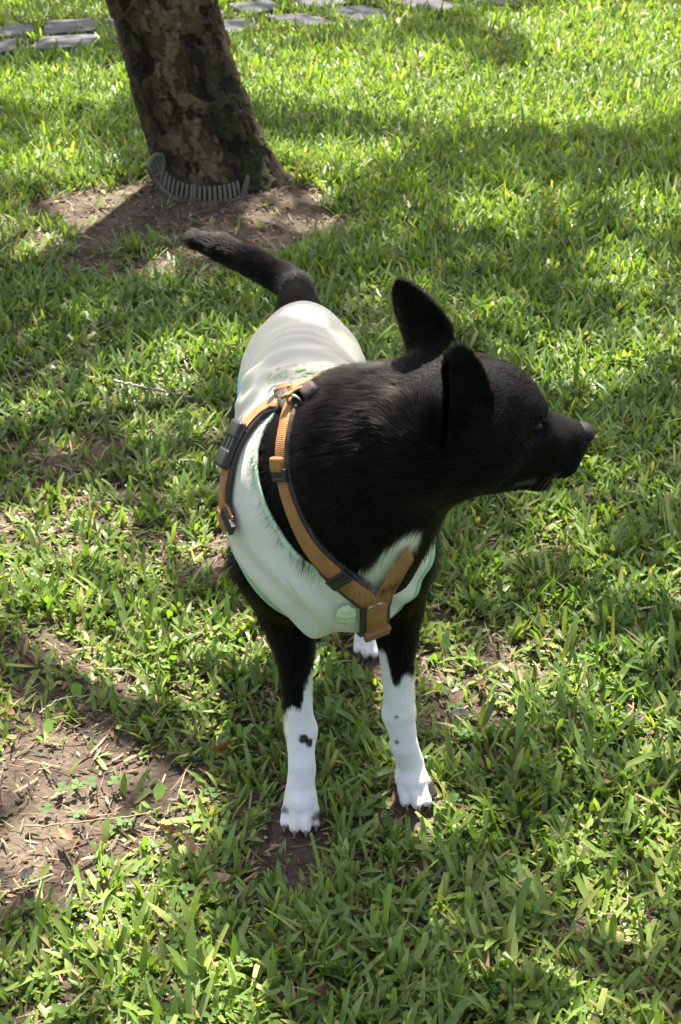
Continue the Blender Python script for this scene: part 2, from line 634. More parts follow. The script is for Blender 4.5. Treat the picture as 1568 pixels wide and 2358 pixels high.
class Shape:
    def __init__(self):
        self.items = []        # fn, lo, hi, k, op

    def ell(self, c, r, k=0.03, R=None, op='u'):
        c, r = np.asarray(c, float), np.asarray(r, float)
        R = np.eye(3) if R is None else np.asarray(R, float)     # columns: local axes

        def fn(p):
            q = (p - c) @ R
            k0 = np.linalg.norm(q / r, axis=-1)
            k1 = np.linalg.norm(q / (r * r), axis=-1) + 1e-9
            return np.where(k0 < 1e-4, -r.min(), k0 * (k0 - 1) / k1)
        self.items.append((fn, c - r.max(), c + r.max(), k, op))

    def cone(self, a, b, ra, rb, k=0.03, op='u'):
        a, b = np.asarray(a, float), np.asarray(b, float)
        ba = b - a

        def fn(p):
            h = np.clip(((p - a) @ ba) / (ba @ ba), 0, 1)
            return np.linalg.norm(p - a - h[..., None] * ba, axis=-1) - (ra + (rb - ra) * h)
        m = max(ra, rb)
        self.items.append((fn, np.minimum(a, b) - m, np.maximum(a, b) + m, k, op))

    def chain(self, pts, k=0.02, k0=None):
        for i in range(len(pts) - 1):
            (a, ra), (b, rb) = pts[i], pts[i + 1]
            self.cone(a, b, ra, rb, k0 if (i == 0 and k0) else k)

    def fn(self, f, lo, hi, k, op='u'):
        self.items.append((f, np.asarray(lo, float), np.asarray(hi, float), k, op))

    def __call__(self, p):
        d = np.full(p.shape[:-1], 1.0)
        for f, lo, hi, k, op in self.items:
            v = f(p)
            d = smin(d, v, k) if op == 'u' else -smin(-d, v, k)
        return d

    def grid(self, lo, hi, h, margin=0.05):
        lo = np.asarray(lo, float)
        n = np.ceil((np.asarray(hi) - lo) / h).astype(int) + 1
        G = np.full(n, 1.0, np.float32)
        for f, a, b, k, op in self.items:
            i0 = np.clip(np.floor((a - margin - lo) / h).astype(int), 0, n)
            i1 = np.clip(np.ceil((b + margin - lo) / h).astype(int) + 1, 0, n)
            if (i1 <= i0).any():
                continue
            ax = [lo[d] + h * np.arange(i0[d], i1[d]) for d in range(3)]
            P = np.stack(np.meshgrid(*ax, indexing='ij'), -1)
            sl_ = tuple(slice(i0[d], i1[d]) for d in range(3))
            v = f(P)
            G[sl_] = smin(G[sl_], v, k) if op == 'u' else -smin(-G[sl_], v, k)
        return G, lo


# ------------------------------------------------------------------ the dog
# x right, y away from the camera, z up; the dog faces the camera, its head turned to its left (picture right)
TORSO = [((-0.050, 1.885, 0.420), (0.060, 0.090, 0.096)), ((-0.047, 1.780, 0.424), (0.072, 0.130, 0.092)),
         ((-0.032, 1.650, 0.402), (0.092, 0.125, 0.116)), ((-0.012, 1.545, 0.392), (0.088, 0.100, 0.100)), ((0.006, 1.490, 0.382), (0.072, 0.060, 0.076))]
dog = Shape()
shirt_s = Shape()
for c, r in TORSO:
    dog.ell(c, r, 0.05)
    shirt_s.ell(c, r, 0.06)
for c, r in (((-0.072, 1.550, 0.385), (0.038, 0.058, 0.085)), ((0.064, 1.555, 0.385), (0.036, 0.056, 0.085)),      # shoulders
             ((-0.088, 1.875, 0.350), (0.034, 0.075, 0.100)), ((-0.008, 1.875, 0.350), (0.034, 0.075, 0.100))):     # thighs
    dog.ell(c, r, 0.035)
    shirt_s.ell(c, r, 0.045)
dog.ell((-0.045, 1.66, 0.475), (0.045, 0.10, 0.035), 0.04)          # withers
shirt_s.ell((-0.045, 1.68, 0.475), (0.05, 0.12, 0.035), 0.04)
# neck with its ruff
NECK = [(np.array((-0.028, 1.560, 0.450)), 0.084), (np.array((0.030, 1.490, 0.512)), 0.088), (np.array((0.095, 1.445, 0.565)), 0.070), (np.array((0.130, 1.440, 0.585)), 0.055)]
dog.chain(NECK, 0.035, 0.05)
shirt_s.cone(NECK[0][0], NECK[1][0], NECK[0][1], NECK[1][1], 0.05)
dog.ell((0.035, 1.455, 0.455), (0.060, 0.045, 0.085), 0.05)         # throat to chest

# head frame
ya, pi_, ro = rad(17), rad(-15), rad(4)
Fh = np.array([math.cos(pi_) * math.cos(ya), math.cos(pi_) * math.sin(ya), math.sin(pi_)])
Lh = np.array([-math.sin(ya), math.cos(ya), 0.0])
Uh = np.cross(Fh, Lh)
Lh, Uh = Lh * math.cos(ro) + Uh * math.sin(ro), Uh * math.cos(ro) - Lh * math.sin(ro)
HR = np.stack([Fh, Lh, Uh], 1)
HC = np.array([0.143, 1.440, 0.590])


def hd(f, l, u):
    return HC + HR @ np.array([f, l, u])


dog.ell(hd(-0.004, 0, 0.002), (0.062, 0.050, 0.048), 0.03, HR)
dog.ell(hd(0.026, 0, 0.012), (0.040, 0.040, 0.034), 0.02, HR)
for s in (-1, 1):
    dog.ell(hd(0.006, s * 0.030, -0.024), (0.046, 0.025, 0.036), 0.025, HR)
    dog.ell(hd(0.047, s * 0.023, 0.0215), (0.0165, 0.015, 0.0115), 0.010, HR)
    dog.ell(hd(0.066, s * 0.024, -0.016), (0.03, 0.013, 0.016), 0.02, HR)
dog.cone(hd(0.050, 0, -0.014), hd(0.108, 0, -0.023), 0.032, 0.0250, 0.018)
dog.ell(hd(0.119, 0, -0.024), (0.0175, 0.0195, 0.0215), 0.012, HR)
for s in (-1, 1):
    dog.cone(hd(0.060, s * 0.017, -0.046), hd(0.113, s * 0.0115, -0.044), 0.019, 0.0165, 0.012)     # upper lips
    dog.ell(hd(0.058, s * 0.0375, 0.0055), (0.012, 0.009, 0.006), 0.008, HR, op='s')                # eye sockets
dog.cone(hd(0.020, 0, -0.056), hd(0.100, 0, -0.071), 0.029, 0.0150, 0.012)                          # lower jaw
dog.cone(hd(-0.03, 0, -0.050), hd(0.03, 0, -0.056), 0.042, 0.029, 0.03)                            # throat


def slit(p):            # mouth line, both sides
    q = (p - HC) @ HR
    f, l, u = q[..., 0], q[..., 1], q[..., 2]
    line = -0.0640 - 0.02 * (f - 0.09) + 0.004 * np.sin((f - 0.055) * 60)
    return np.maximum(np.maximum(np.abs(u - line) - 0.0016, 0.052 - f), np.maximum(0.006 - np.abs(l), f - 0.125))


dog.fn(slit, hd(0.08, 0, -0.056) - 0.05, hd(0.08, 0, -0.056) + 0.05, 0.003, 's')


def ear(base, tip, face, hw, cup, side):
    base, tip = np.asarray(base), np.asarray(tip)
    h = N(tip - base)
    Ht = np.linalg.norm(tip - base)
    n = N(face - h * (face @ h))
    w = np.cross(n, h)

    def fn(p):
        q = p - base
        s = (q @ h) / Ht
        a = q @ w
        sc = np.clip(s, 0, 1)
        Wd = hw * np.sqrt(np.clip(1 - sc ** 1.9, 0, 1)) * (0.93 + 0.25 * np.sin(sc * 2.6))
        Wd = np.where(s < 0, hw * 0.93, Wd)
        surf = cup * (1 - 0.75 * sc) * (a / hw) ** 2 - 0.012 * sc * sc
        d1 = (np.abs(q @ n - surf) - 0.0036) * 0.8
        d2 = (np.abs(a) - Wd) * 0.75
        d3 = np.maximum(-(s * Ht) - 0.02, (s - 1) * Ht)
        return np.maximum(np.maximum(d1, d2), d3)
    lo, hi = np.minimum(base, tip) - 0.04, np.maximum(base, tip) + 0.04
    dog.fn(fn, lo, hi, 0.010)
    return base, tip, h, n, w


EARS = []
EARS.append(ear(hd(-0.050, -0.046, 0.010), hd(-0.070, -0.058, 0.092), HR @ np.array([0.38, -0.92, 0.1]), 0.031, 0.024, -1))
EARS.append(ear(hd(-0.056, 0.044, 0.026), hd(-0.086, 0.080, 0.104), HR @ np.array([0.80, 0.55, 0.1]), 0.031, 0.022, 1))
for s in (-1, 1):
    dog.ell(hd(-0.042, s * 0.036, 0.018), (0.026, 0.016, 0.026), 0.02, HR)

# legs
RF = [((640, 1290, .345), .046), ((660, 1395, .272), .034), ((677, 1490, .215), .0235), ((683, 1580, .165), .0175), ((691, 1680, .112), .0182), ((695, 1760, .072), .0162), ((692, 1815, .040), .0180)]
LF = [((893, 1290, .345), .043), ((906, 1390, .275), .033), ((912, 1470, .225), .0240), ((915, 1550, .180), .0190), ((920, 1640, .125), .0190), ((931, 1715, .078), .0165), ((944, 1755, .046), .0180)]
RF = [(at_z(*p), r) for p, r in RF]
LF = [(at_z(*p), r) for p, r in LF]
RH = [(np.array(p), r) for p, r in (((-.095, 1.87, .36), .055), ((-.085, 1.83, .26), .036), ((-.078, 1.95, .145), .018), ((-.072, 1.92, .075), .0165), ((-.068, 1.90, .035), .018))]
LH = [(np.array(p), r) for p, r in (((-.010, 1.87, .36), .055), ((.010, 1.83, .26), .036), ((.034, 1.93, .145), .018), ((.038, 1.89, .075), .0165), ((.041, 1.865, .035), .018))]
PAWS = []
for leg, yaw, big in ((RF, -90, 1.0), (LF, -68, 1.0), (RH, -92, 0.92), (LH, -88, 0.92)):
    dog.chain(leg, 0.004, 0.035)
    e = leg[-1][0]
    a = rad(yaw)
    f = np.array([math.cos(a), math.sin(a), 0])
    l = np.array([-f[1], f[0], 0])
    c = np.array([e[0], e[1], 0]) + f * 0.010
    R = np.stack([f, l, (0, 0, 1)], 1)
    dog.ell(c + (0, 0, .025) - f * 0.004, (.025 * big, .0210 * big, .021), 0.008, R)
    toes = []
    for i, (off, fw_, w_) in enumerate(((-.0178, .012, .0066), (-.0064, .0215, .0070), (.0064, .0215, .0070), (.0178, .012, .0066))):
        p0 = c + l * off * 0.62 * big + f * (fw_ - 0.024) + (0, 0, .030)
        p1 = c + l * off * 0.95 * big + f * (fw_ - 0.006) + (0, 0, .0195)
        p2 = c + l * off * 1.08 * big + f * (fw_ + 0.007) + (0, 0, .0095)
        dog.cone(p0, p1, w_ * 0.85 * big, w_ * 1.0 * big, 0.0028)
        dog.cone(p1, p2, w_ * 1.0 * big, w_ * 0.98 * big, 0.0022)
        toes.append((p2, f, l * off))
    PAWS.append((c, f, l, toes))
# dew-claw pads and carpal bumps on the inner side of the fore legs
dog.ell(RF[4][0] + (.011, .004, -.006), (.008, .009, .014), 0.014)
dog.ell(RF[5][0] + (.013, .004, -.012), (.0035, .005, .008), 0.006)
dog.ell(LF[4][0] + (-.011, .004, -.006), (.008, .009, .014), 0.014)
dog.ell(LF[5][0] + (-.012, .004, -.008), (.0035, .005, .008), 0.006)
# tail
TAIL = [(np.array((-.055, 1.93, .478)), .036), (at_y(683, 668, 1.975), .0235), (at_y(655, 645, 2.005), .0215), (at_y(585, 606, 2.04), .0205), (at_y(510, 572, 2.07), .0185), (at_y(450, 552, 2.09), .0125), (at_y(420, 547, 2.10), .004)]
dog.chain(TAIL, 0.004, 0.03)

h = 0.0026
G, org = dog.grid((-0.30, 1.36, -0.012), (0.34, 2.16, 0.74), h)
DV, DQ = surface_nets(G, org, h)
DV, DQ = DV.astype(np.float64), DQ
DT = tris(DQ)
DN = vert_normals(DV, DT)


def grad(sd, p, e=0.002):
    return N(np.stack([sd(p + np.eye(3)[k] * e) - sd(p - np.eye(3)[k] * e) for k in range(3)], -1))


SHIRT_OFF = 0.0065


def solid(p):
    """dog and shirt together, for laying things on them"""
    return np.minimum(dog(p), np.where(shirt_region(p) > 0, shirt_s(p) - SHIRT_OFF - 0.001, 1.0))


def march(px, py, sd, start=0.9):
    """first point of a surface seen along a pixel's ray, or the point of it that the ray passes closest to"""
    v = N(ray(px, py))
    t = start
    best, bt = 9.0, t
    for _ in range(200):
        d = float(sd((EYE + v * t)[None])[0])
        if d < best:
            best, bt = d, t
        if d < 0.0008 or t > 2.6:
            break
        t += max(d * 0.7, 0.0006)
    p = EYE + v * bt
    if best > 0.001:
        for _ in range(6):
            p = p - grad(sd, p[None], 0.003)[0] * float(sd(p[None])[0])
    return p


# neckline: a plane fitted through four points read off the picture
_ss = lambda p: shirt_s(p) - SHIRT_OFF
NL = np.array([march(618, 965, _ss), march(592, 1085, _ss), march(612, 1190, _ss), march(690, 1285, _ss), march(770, 1325, _ss), march(930, 1275, _ss)])
nc = NL.mean(0)
nn = np.linalg.svd(NL - nc)[2][2]
if nn @ np.array([0.5, -0.5, 0.6]) < 0:
    nn = -nn


def g_neck(p):
    return -(p - nc) @ nn + 0.002


def g_arm_r(p):
    q = (p - np.array([-0.125, 1.560, 0.215])) / np.array([0.104, 0.135, 0.150])
    return (np.linalg.norm(q, axis=-1) - 1) * 0.12


def g_arm_l(p):
    q = (p - np.array([0.145, 1.560, 0.245])) / np.array([0.092, 0.150, 0.155])
    return (np.linalg.norm(q, axis=-1) - 1) * 0.12


def g_rear(p):
    return (1.952 - p[..., 1]) - 0.25 * np.maximum(0, 0.45 - p[..., 2]) + 0.05 * (p[..., 2] - 0.45)


def g_low(p):        # lower hem behind the ribs
    return p[..., 2] - 0.305


def shirt_region(p):
    g = np.minimum(np.minimum(g_neck(p), g_rear(p)), np.minimum(g_arm_r(p), g_arm_l(p)))
    return np.where(p[..., 1] > 1.68, np.minimum(g, g_low(p)), g)


# coat colours -------------------------------------------------------
BLACK = np.array((0.0022, 0.0019, 0.0018))
WHITE = np.array((0.74, 0.71, 0.655))


def coat_white(p):
    """1 where the coat is white"""
    w = np.zeros(len(p))
    nz_ = 0.022 * (fbm(p, 70, 4, 2) - 0.5)
    z = p[:, 2]
    for leg, zf, side in ((RF, 0.150, 1), (LF, 0.178, -1)):
        c = leg[3][0]
        near = (np.abs(p[:, 0] - c[0] - (0.17 - np.minimum(z, .25)) * 0.1) < 0.055) & (p[:, 1] < 1.66) & (z < 0.27)
        inner = (p[:, 0] - c[0]) * side           # towards the other leg
        lim = zf + 0.040 * sstep(0.004, 0.016, inner) - 0.012 * sstep(-0.004, -0.016, inner) + nz_ + (0.02 * sstep(0.0, -0.012, inner) if side < 0 else 0)
        w = np.maximum(w, np.where(near, sstep(0.004, -0.004, z - lim), 0))
    hind = (p[:, 1] > 1.78) & (z < 0.045 + nz_)
    w = np.maximum(w, hind * 1.0)
    # white blaze from throat down to the chest
    a, b_ = march(948, 1245, dog), march(845, 1332, dog)
    ba = b_ - a
    hh = np.clip(((p - a) @ ba) / (ba @ ba), -0.05, 1.1)
    dd = np.linalg.norm((p - a - hh[:, None] * ba), axis=1)
    w = np.maximum(w, sstep(0.017, 0.010, dd + nz_ * 0.5))
    a, b_ = np.array((0.04, 1.45, 0.33)), np.array((0.035, 1.50, 0.27))
    ba = b_ - a
    hh = np.clip(((p - a) @ ba) / (ba @ ba), 0, 1)
    dd = np.linalg.norm((p - a - hh[:, None] * ba), axis=1)
    w = np.maximum(w, 0.8 * sstep(0.034, 0.02, dd + nz_))
    # dark toes and flecks
    def spot(c, r):
        return sstep(r, r * 0.55, np.linalg.norm(p - c, axis=1) + nz_ * 0.35)
    t = PAWS[0][3]
    w *= 1 - 0.95 * spot(t[3][0] + (0, 0.004, 0.002), 0.014)
    w *= 1 - 0.8 * spot(t[0][0] + (0.004, 0.012, 0.010), 0.010)
    w *= 1 - 0.7 * spot(t[1][0] + (0.002, 0.014, 0.010), 0.006)
    w *= 1 - 0.95 * spot(PAWS[1][3][3][0] + (0, 0.004, 0.003), 0.0165)
    w *= 1 - 0.95 * spot(march(698, 1703, dog), 0.0065)
    w *= 1 - 0.95 * spot(march(713, 1710, dog), 0.0055)
    for q in ((904, 1780, .006), (912, 1652, .003), (913, 1710, .003)):
        w *= 1 - 0.8 * spot(march(q[0], q[1], dog), q[2])
    return w


def coat(p):
    w = coat_white(p)[:, None]
    brown = fbm(p, 9, 8, 2)[:, None]
    soil_ = (0.10 + 0.22 * sstep(0.06, 0.0, p[:, 2])[:, None]) * sstep(0.42, 0.62, fbm(p, 45, 18, 3)[:, None])
    c = BLACK * (0.8 + 0.5 * brown) * (1 - w) + (WHITE * (1 - soil_) + np.array((0.36, 0.32, 0.22)) * soil_) * w
    pink = np.zeros(len(p))
    for s in (-1,):
        q = (p - HC) @ HR
        m = (np.abs(q[:, 2] + 0.0655) < 0.0055) & (q[:, 0] > 0.055) & (q[:, 0] < 0.085)
        pink = np.maximum(pink, m * 0.8)
    inner_ear = np.zeros(len(p))
    c = c * (1 - pink[:, None]) + np.array((0.055, 0.045, 0.045)) * pink[:, None]
    return c


DOG = empty('dog', (-0.01, 1.68, 0))
tag(DOG, 'black dog with white paws in pale vest and orange harness, standing on the grass', 'dog')
tag(mesh_np('body', DV, DQ, M_SKIN, DOG, color=coat(DV)), 'black and white short-coated body with the head turned aside')

# nose, eyes, claws
ns = Shape()
ns.ell(hd(0.1335, 0, -0.012), (0.0085, 0.0140, 0.0105), 0.004, HR)
ns.ell(hd(0.1290, 0, -0.008), (0.0110, 0.0120, 0.0085), 0.006, HR)
for s in (-1, 1):
    ns.ell(hd(0.1400, s * 0.0080, -0.0130), (0.0045, 0.0032, 0.0030), 0.002, HR, op='s')
    ns.ell(hd(0.1350, s * 0.0140, -0.0150), (0.0060, 0.0030, 0.0018), 0.001, HR, op='s')
g_, o_ = ns.grid(hd(0.133, 0, -0.01) - 0.03, hd(0.133, 0, -0.01) + 0.03, 0.0011)
v_, q_ = surface_nets(g_, o_, 0.0011)
tag(mesh_np('nose', v_, q_, M_NOSE, DOG), 'dark leathery nose with a bluish shine')


def uvsphere(c, r, R=np.eye(3), n=14):
    V, F = [], []
    for i in range(n + 1):
        for j in range(2 * n):
            a, b_ = math.pi * i / n, math.pi * j / n
            V.append(np.asarray(c) + R @ (np.array([math.sin(a) * math.cos(b_), math.sin(a) * math.sin(b_), math.cos(a)]) * r))
    for i in range(n):
        for j in range(2 * n):
            F.append([i * 2 * n + j, (i + 1) * 2 * n + j, (i + 1) * 2 * n + (j + 1) % (2 * n), i * 2 * n + (j + 1) % (2 * n)])
    return np.array(V), F


for s in (-1, 1):
    v_, f_ = uvsphere(hd(0.0535, s * 0.0300, 0.0055), np.array((0.0075, 0.0072, 0.0058)), HR)
    mesh_np('eye', v_, f_, M_EYE, DOG)
for c, f, l, toes in PAWS[:2]:
    for i, (p, ff, lo) in enumerate(toes):
        a = p + f * 0.0030 + (0, 0, 0.0010)
        b_ = p + f * 0.0098 + lo * 0.04 + (0, 0, -0.0072)
        V, F = [], []
        for r_, tt in ((0.0026, 0), (0.0021, 0.5), (0.0007, 1)):
            cc = a + (b_ - a) * tt + np.array((0, 0, 0.002 * math.sin(math.pi * tt)))
            for j in range(8):
                an = j * math.pi / 4
                V.append(cc + l * r_ * math.cos(an) + np.array((0, 0, 1)) * r_ * math.sin(an))
        for r_ in range(2):
            for j in range(8):
                F.append([r_ * 8 + j, r_ * 8 + (j + 1) % 8, r_ * 8 + 8 + (j + 1) % 8, r_ * 8 + 8 + j])
        F.append(list(range(16, 24)))
        mesh_np('claw', V, F, M_CLAW, DOG)

# ------------------------------------------------------------------ the vest
h2 = 0.0026
G, org = shirt_s.grid((-0.20, 1.38, 0.20), (0.17, 2.02, 0.58), h2, 0.06)
SV, SQ = surface_nets(G - SHIRT_OFF, org, h2)
ST = tris(SQ)
SN = vert_normals(SV, ST)
x, y, z = SV[:, 0], SV[:, 1], SV[:, 2]
xm = x + 0.05
topm = sstep(0.0, 0.5, SN[:, 2])
arc = y + 2.2 * xm ** 2                     # folds run across the back in arcs
ph = arc + 0.012 * (fbm(SV, 14, 2, 2) - 0.5)
fold = 0
for c0, wd, am in ((1.712, 0.008, 0.0085), (1.738, 0.007, 0.0060), (1.760, 0.007, 0.0055), (1.783, 0.008, 0.0050), (1.808, 0.009, 0.0038), (1.845, 0.014, 0.0025)):
    fold = fold + am * np.exp(-((ph - c0) / wd) ** 2) * np.clip(2.4 * noise(SV * np.array([1, 0.3, 0.3]), 19, int(c0 * 1000)) - 0.45, 0, 1.5)
fold *= sstep(-0.1, 0.6, SN[:, 2])
# pulled creases running from the harness down the flank
dg = (z - 0.46) * 0.9 + (y - 1.62) * 0.75
fold = fold + 0.0022 * np.sin(dg * 190 + 3 * noise(SV, 12, 31)) * sstep(0.3, -0.5, SN[:, 0]) * np.exp(-((y - 1.67) / 0.055) ** 2)
fold = fold + 0.0035 * (fbm(SV, 22, 44, 3) - 0.5)
cz = sstep(0.45, 0.36, z) * sstep(1.60, 1.50, y)
fold = fold + cz * (0.0018 * np.sin((x * 0.8 + z * 0.9) * 150 + 4 * noise(SV, 10, 81)) + 0.004 * (fbm(SV, 13, 82, 2) - 0.5))
fold = fold - 0.003 * np.exp(-((x + 0.045 + 0.6 * (z - 0.36)) / 0.004) ** 2) * sstep(0.33, 0.35, z) * sstep(0.40, 0.37, z) * cz

SV0 = SV.copy()
SV = SV + SN * fold[:, None]
hang = march(722, 1440, _ss)
SV[:, 2] -= 0.016 * np.exp(-(np.linalg.norm((SV - hang) / np.array([0.020, 0.05, 0.022]), axis=1)) ** 2)
x, y, z = SV[:, 0], SV[:, 1], SV[:, 2]
gs = shirt_region(SV0)
VEST = empty('vest', (-0.04, 1.7, 0.40))
attach(VEST, DOG)
VEST['label'] = 'pale sleeveless dog vest with cream back and mint chest'


def panel(name, g, mat, label, off=0.0, thick=0.0016):
    v, t_, ex = clip(SV + SN * off, ST, g, [SN])
    o = mesh_np(name, v, t_, mat, VEST)
    m = o.modifiers.new('thickness', 'SOLIDIFY')
    m.thickness = thick
    m.offset = -1
    o['label'] = label
    return o


girth = (y - 1.655) + 0.28 * (z - 0.50) + 0.35 * np.maximum(0, x + 0.0)       # behind this: cream
low_r = (z - (0.446 + 0.02 * (y - 1.75))) + 0.0 * x
side_r = np.where(x < -0.05, low_r, 1.0)
side_l = np.where(x > -0.05, z - (0.488 - 0.9 * np.maximum(0, y - 1.79)), 1.0)
panel('back_panel', np.minimum.reduce([gs, girth, side_r, side_l]), M_CREAM, 'cream jersey back panel with crosswise folds')
panel('chest_panel', np.minimum(gs, -girth), M_MINT, 'pale mint mesh chest panel')
panel('side_panel', np.minimum.reduce([gs, girth, -side_r]), M_BLUE, 'light blue side panel')
panel('side_panel', np.minimum.reduce([gs, girth, -side_l]), M_PINK, 'pink side panel')
gA = np.minimum(g_neck(SV0), g_rear(SV0))
panel('piping', np.minimum.reduce([gs, 0.0115 - np.minimum(g_arm_r(SV0), g_arm_l(SV0))]), M_TRIM, 'green piping round the leg openings', 0.0014)
panel('piping', np.minimum.reduce([gs, 0.0050 - g_neck(SV0)]), M_TRIM2, 'green piping round the neckline', 0.0014)
panel('hem', np.minimum.reduce([gs, 0.0240 - g_rear(SV0), np.where(z > 0.36, 1.0, -1.0)]), M_CREAM, 'cream turned hem over the rump', 0.0016)


from mathutils.bvhtree import BVHTree
cut_v, cut_t, _ = clip(SV, ST, np.minimum(gs, z - 0.44))
CLOTH = BVHTree.FromPolygons([tuple(v) for v in cut_v], [tuple(int(i) for i in t_) for t_ in cut_t])


def vest_top(x_, y_):
    """height of the vest's back over a point"""
    h_ = CLOTH.ray_cast(Vector((x_, y_, 0.7)), Vector((0, 0, -1)))
    return (h_[0].z if h_[0] else 0.5) - 0.0015


# printed doodles on the back: strokes laid on the cloth
def stroke(pts, w):
    pts = np.array(pts, float)
    V, F = [], []
    n = len(pts)
    for i in range(n):
        tdir = pts[min(i + 1, n - 1)] - pts[max(i - 1, 0)]
        nr = np.array([-tdir[1], tdir[0]]) / (np.linalg.norm(tdir) + 1e-9)
        ww = w * (0.75 + 0.5 * random.random())
        for s in (-1, 1):
            q = pts[i] + nr * s * ww / 2
            V.append((q[0], q[1], vest_top(q[0], q[1]) + 0.0028))
    for i in range(n - 1):
        F.append([2 * i, 2 * i + 2, 2 * i + 3, 2 * i + 1])
    return mesh_np('print', V, F, M_PRINT, VEST)


def blob(cx, cy, rx, ry, an):
    V, F = [(cx, cy, vest_top(cx, cy) + 0.003)], []
    for i in range(14):
        a = i * math.tau / 14
        u, v = rx * math.cos(a), ry * math.sin(a)
        xx, yy = cx + u * math.cos(an) - v * math.sin(an), cy + u * math.sin(an) + v * math.cos(an)
        V.append((xx, yy, vest_top(xx, yy) + 0.003))
    for i in range(14):
        F.append([0, 1 + i, 1 + (i + 1) % 14])
    return mesh_np('print', V, F, M_PRINT, VEST)


cx, cy = march(694, 856, _ss)[:2]
for i in range(9):                                     # dashes along the upper edge
    u = -0.042 + i * 0.0105
    stroke([(cx + u, cy + 0.022 - 6 * u * u), (cx + u + 0.006, cy + 0.022 - 6 * (u + 0.006) ** 2)], 0.003)
stroke([(cx - 0.040, cy + 0.004), (cx - 0.038, cy - 0.012), (cx - 0.030, cy - 0.010), (cx - 0.024, cy - 0.012), (cx - 0.018, cy - 0.004), (cx - 0.019, cy + 0.010), (cx - 0.028, cy + 0.006), (cx - 0.040, cy + 0.004)], 0.0022)
blob(cx - 0.031, cy - 0.002, 0.0035, 0.0016, 0.4)
blob(cx - 0.025, cy + 0.001, 0.0022, 0.0014, 0.1)
blob(cx - 0.001, cy + 0.004, 0.0075, 0.0032, 0.35)
blob(cx + 0.010, cy - 0.004, 0.0068, 0.0036, -0.4)
for q in ((cx + 0.016, cy + 0.006), (cx + 0.028, cy + 0.004)):
    stroke([(q[0] + 0.0045 * math.cos(i * 0.7), q[1] + 0.004 * math.sin(i * 0.7)) for i in range(10)], 0.0016)
stroke([(cx + 0.042, cy - 0.002), (cx + 0.034, cy - 0.005), (cx + 0.033, cy - 0.013), (cx + 0.040, cy - 0.018)], 0.0024)
for q in ((cx - 0.012, cy - 0.010), (cx + 0.002, cy - 0.010), (cx + 0.020, cy - 0.013), (cx - 0.036, cy - 0.020)):
    stroke([q, (q[0] + 0.003, q[1] - 0.004)], 0.0028)

# ------------------------------------------------------------------ the harness
HARN = empty('harness', (0.0, 1.58, 0.40))
attach(HARN, DOG)
HARN['label'] = 'orange webbing harness with dark brown padding and black buckles'


def smooth_path(pts, n):
    pts = np.asarray(pts, float)
    P = np.concatenate([[2 * pts[0] - pts[1]], pts, [2 * pts[-1] - pts[-2]]])
    out = []
    for i in range(1, len(P) - 2):
        for t_ in np.linspace(0, 1, 10, endpoint=False):
            a, b_, c, d = P[i - 1], P[i], P[i + 1], P[i + 2]
            out.append(0.5 * (2 * b_ + (c - a) * t_ + (2 * a - 5 * b_ + 4 * c - d) * t_ ** 2 + (3 * b_ - a - 3 * c + d) * t_ ** 3))
    out.append(pts[-1])
    out = np.array(out)
    s = np.concatenate([[0], np.cumsum(np.linalg.norm(np.diff(out, axis=0), axis=1))])
    u = np.linspace(0, s[-1], n)
    return np.stack([np.interp(u, s, out[:, k]) for k in range(3)], -1), u


def lay(P, lift, it=8):
    for _ in range(it):
        d = solid(P) - lift
        P = P - grad(solid, P, 0.004) * (d * 0.8)[:, None]
    return P


def strap(name, pts, width, lift, thick, mat, n=60, free=False, twist=None, label=None, parent=None):
    P, u = smooth_path(pts, n)
    if not free:
        P = lay(P, lift)
        for _ in range(3):
            P[1:-1] = (P[:-2] + 2 * P[1:-1] + P[2:]) / 4
    T = N(np.gradient(P, axis=0))
    nr = grad(solid, P, 0.012)
    for _ in range(4):
        nr[1:-1] = N(nr[:-2] + 2 * nr[1:-1] + nr[2:])
    nr = N(nr - T * (nr * T).sum(1, keepdims=True))
    B = N(np.cross(T, nr))
    V, F, UV = [], [], []
    prof = [(-0.5, 0), (-0.46, 1), (-0.15, 1.12), (0.15, 1.12), (0.46, 1), (0.5, 0)]
    m = len(prof)
    for i in range(n):
        for a, b_ in prof:
            p = P[i] + B[i] * a * width
            if not free:                      # let the edges bend down to the surface a little
                d = float(solid(p[None])[0]) - lift
                if d > 0.002:
                    p = p - nr[i] * min(0.004, (d - 0.002) * 0.6)
                elif d < -0.001:
                    p = p + nr[i] * min(0.006, -d)
            V.append(p + nr[i] * b_ * thick)
            UV.append((u[i], a * width))
    for i in range(n - 1):
        for j in range(m):
            F.append([i * m + j, (i + 1) * m + j, (i + 1) * m + (j + 1) % m, i * m + (j + 1) % m])
    F.append([j for j in range(m)])
    F.append([(n - 1) * m + j for j in range(m)][::-1])
    o = mesh_np(name, V, F, mat, parent or HARN, uv=UV)
    if label:
        o['label'] = label
    return o, P, T, nr, B


def on(px, py, start=0.9):
    p = march(px, py, solid, start)
    return p


STRAPS = []
# neck strap, dog's right side: from the hub on the withers down to the breastbone
pt = [on(688, 912), on(664, 975), on(655, 1040), on(660, 1105), on(683, 1180), on(722, 1256), on(775, 1315), on(830, 1362), on(864, 1388)]
_, P, T, NR, B = strap('padding', pt, 0.034, 0.0015, 0.0035, M_PAD, 70, label='dark brown padding under the neck strap')
STRAPS.append((P, 0.015))
_, P, T, NR, B = strap('neck_strap', pt, 0.0235, 0.0055, 0.0018, M_WEB, 80, label='orange strap running down the near side of the neck')
NS = (P, T, NR, B)
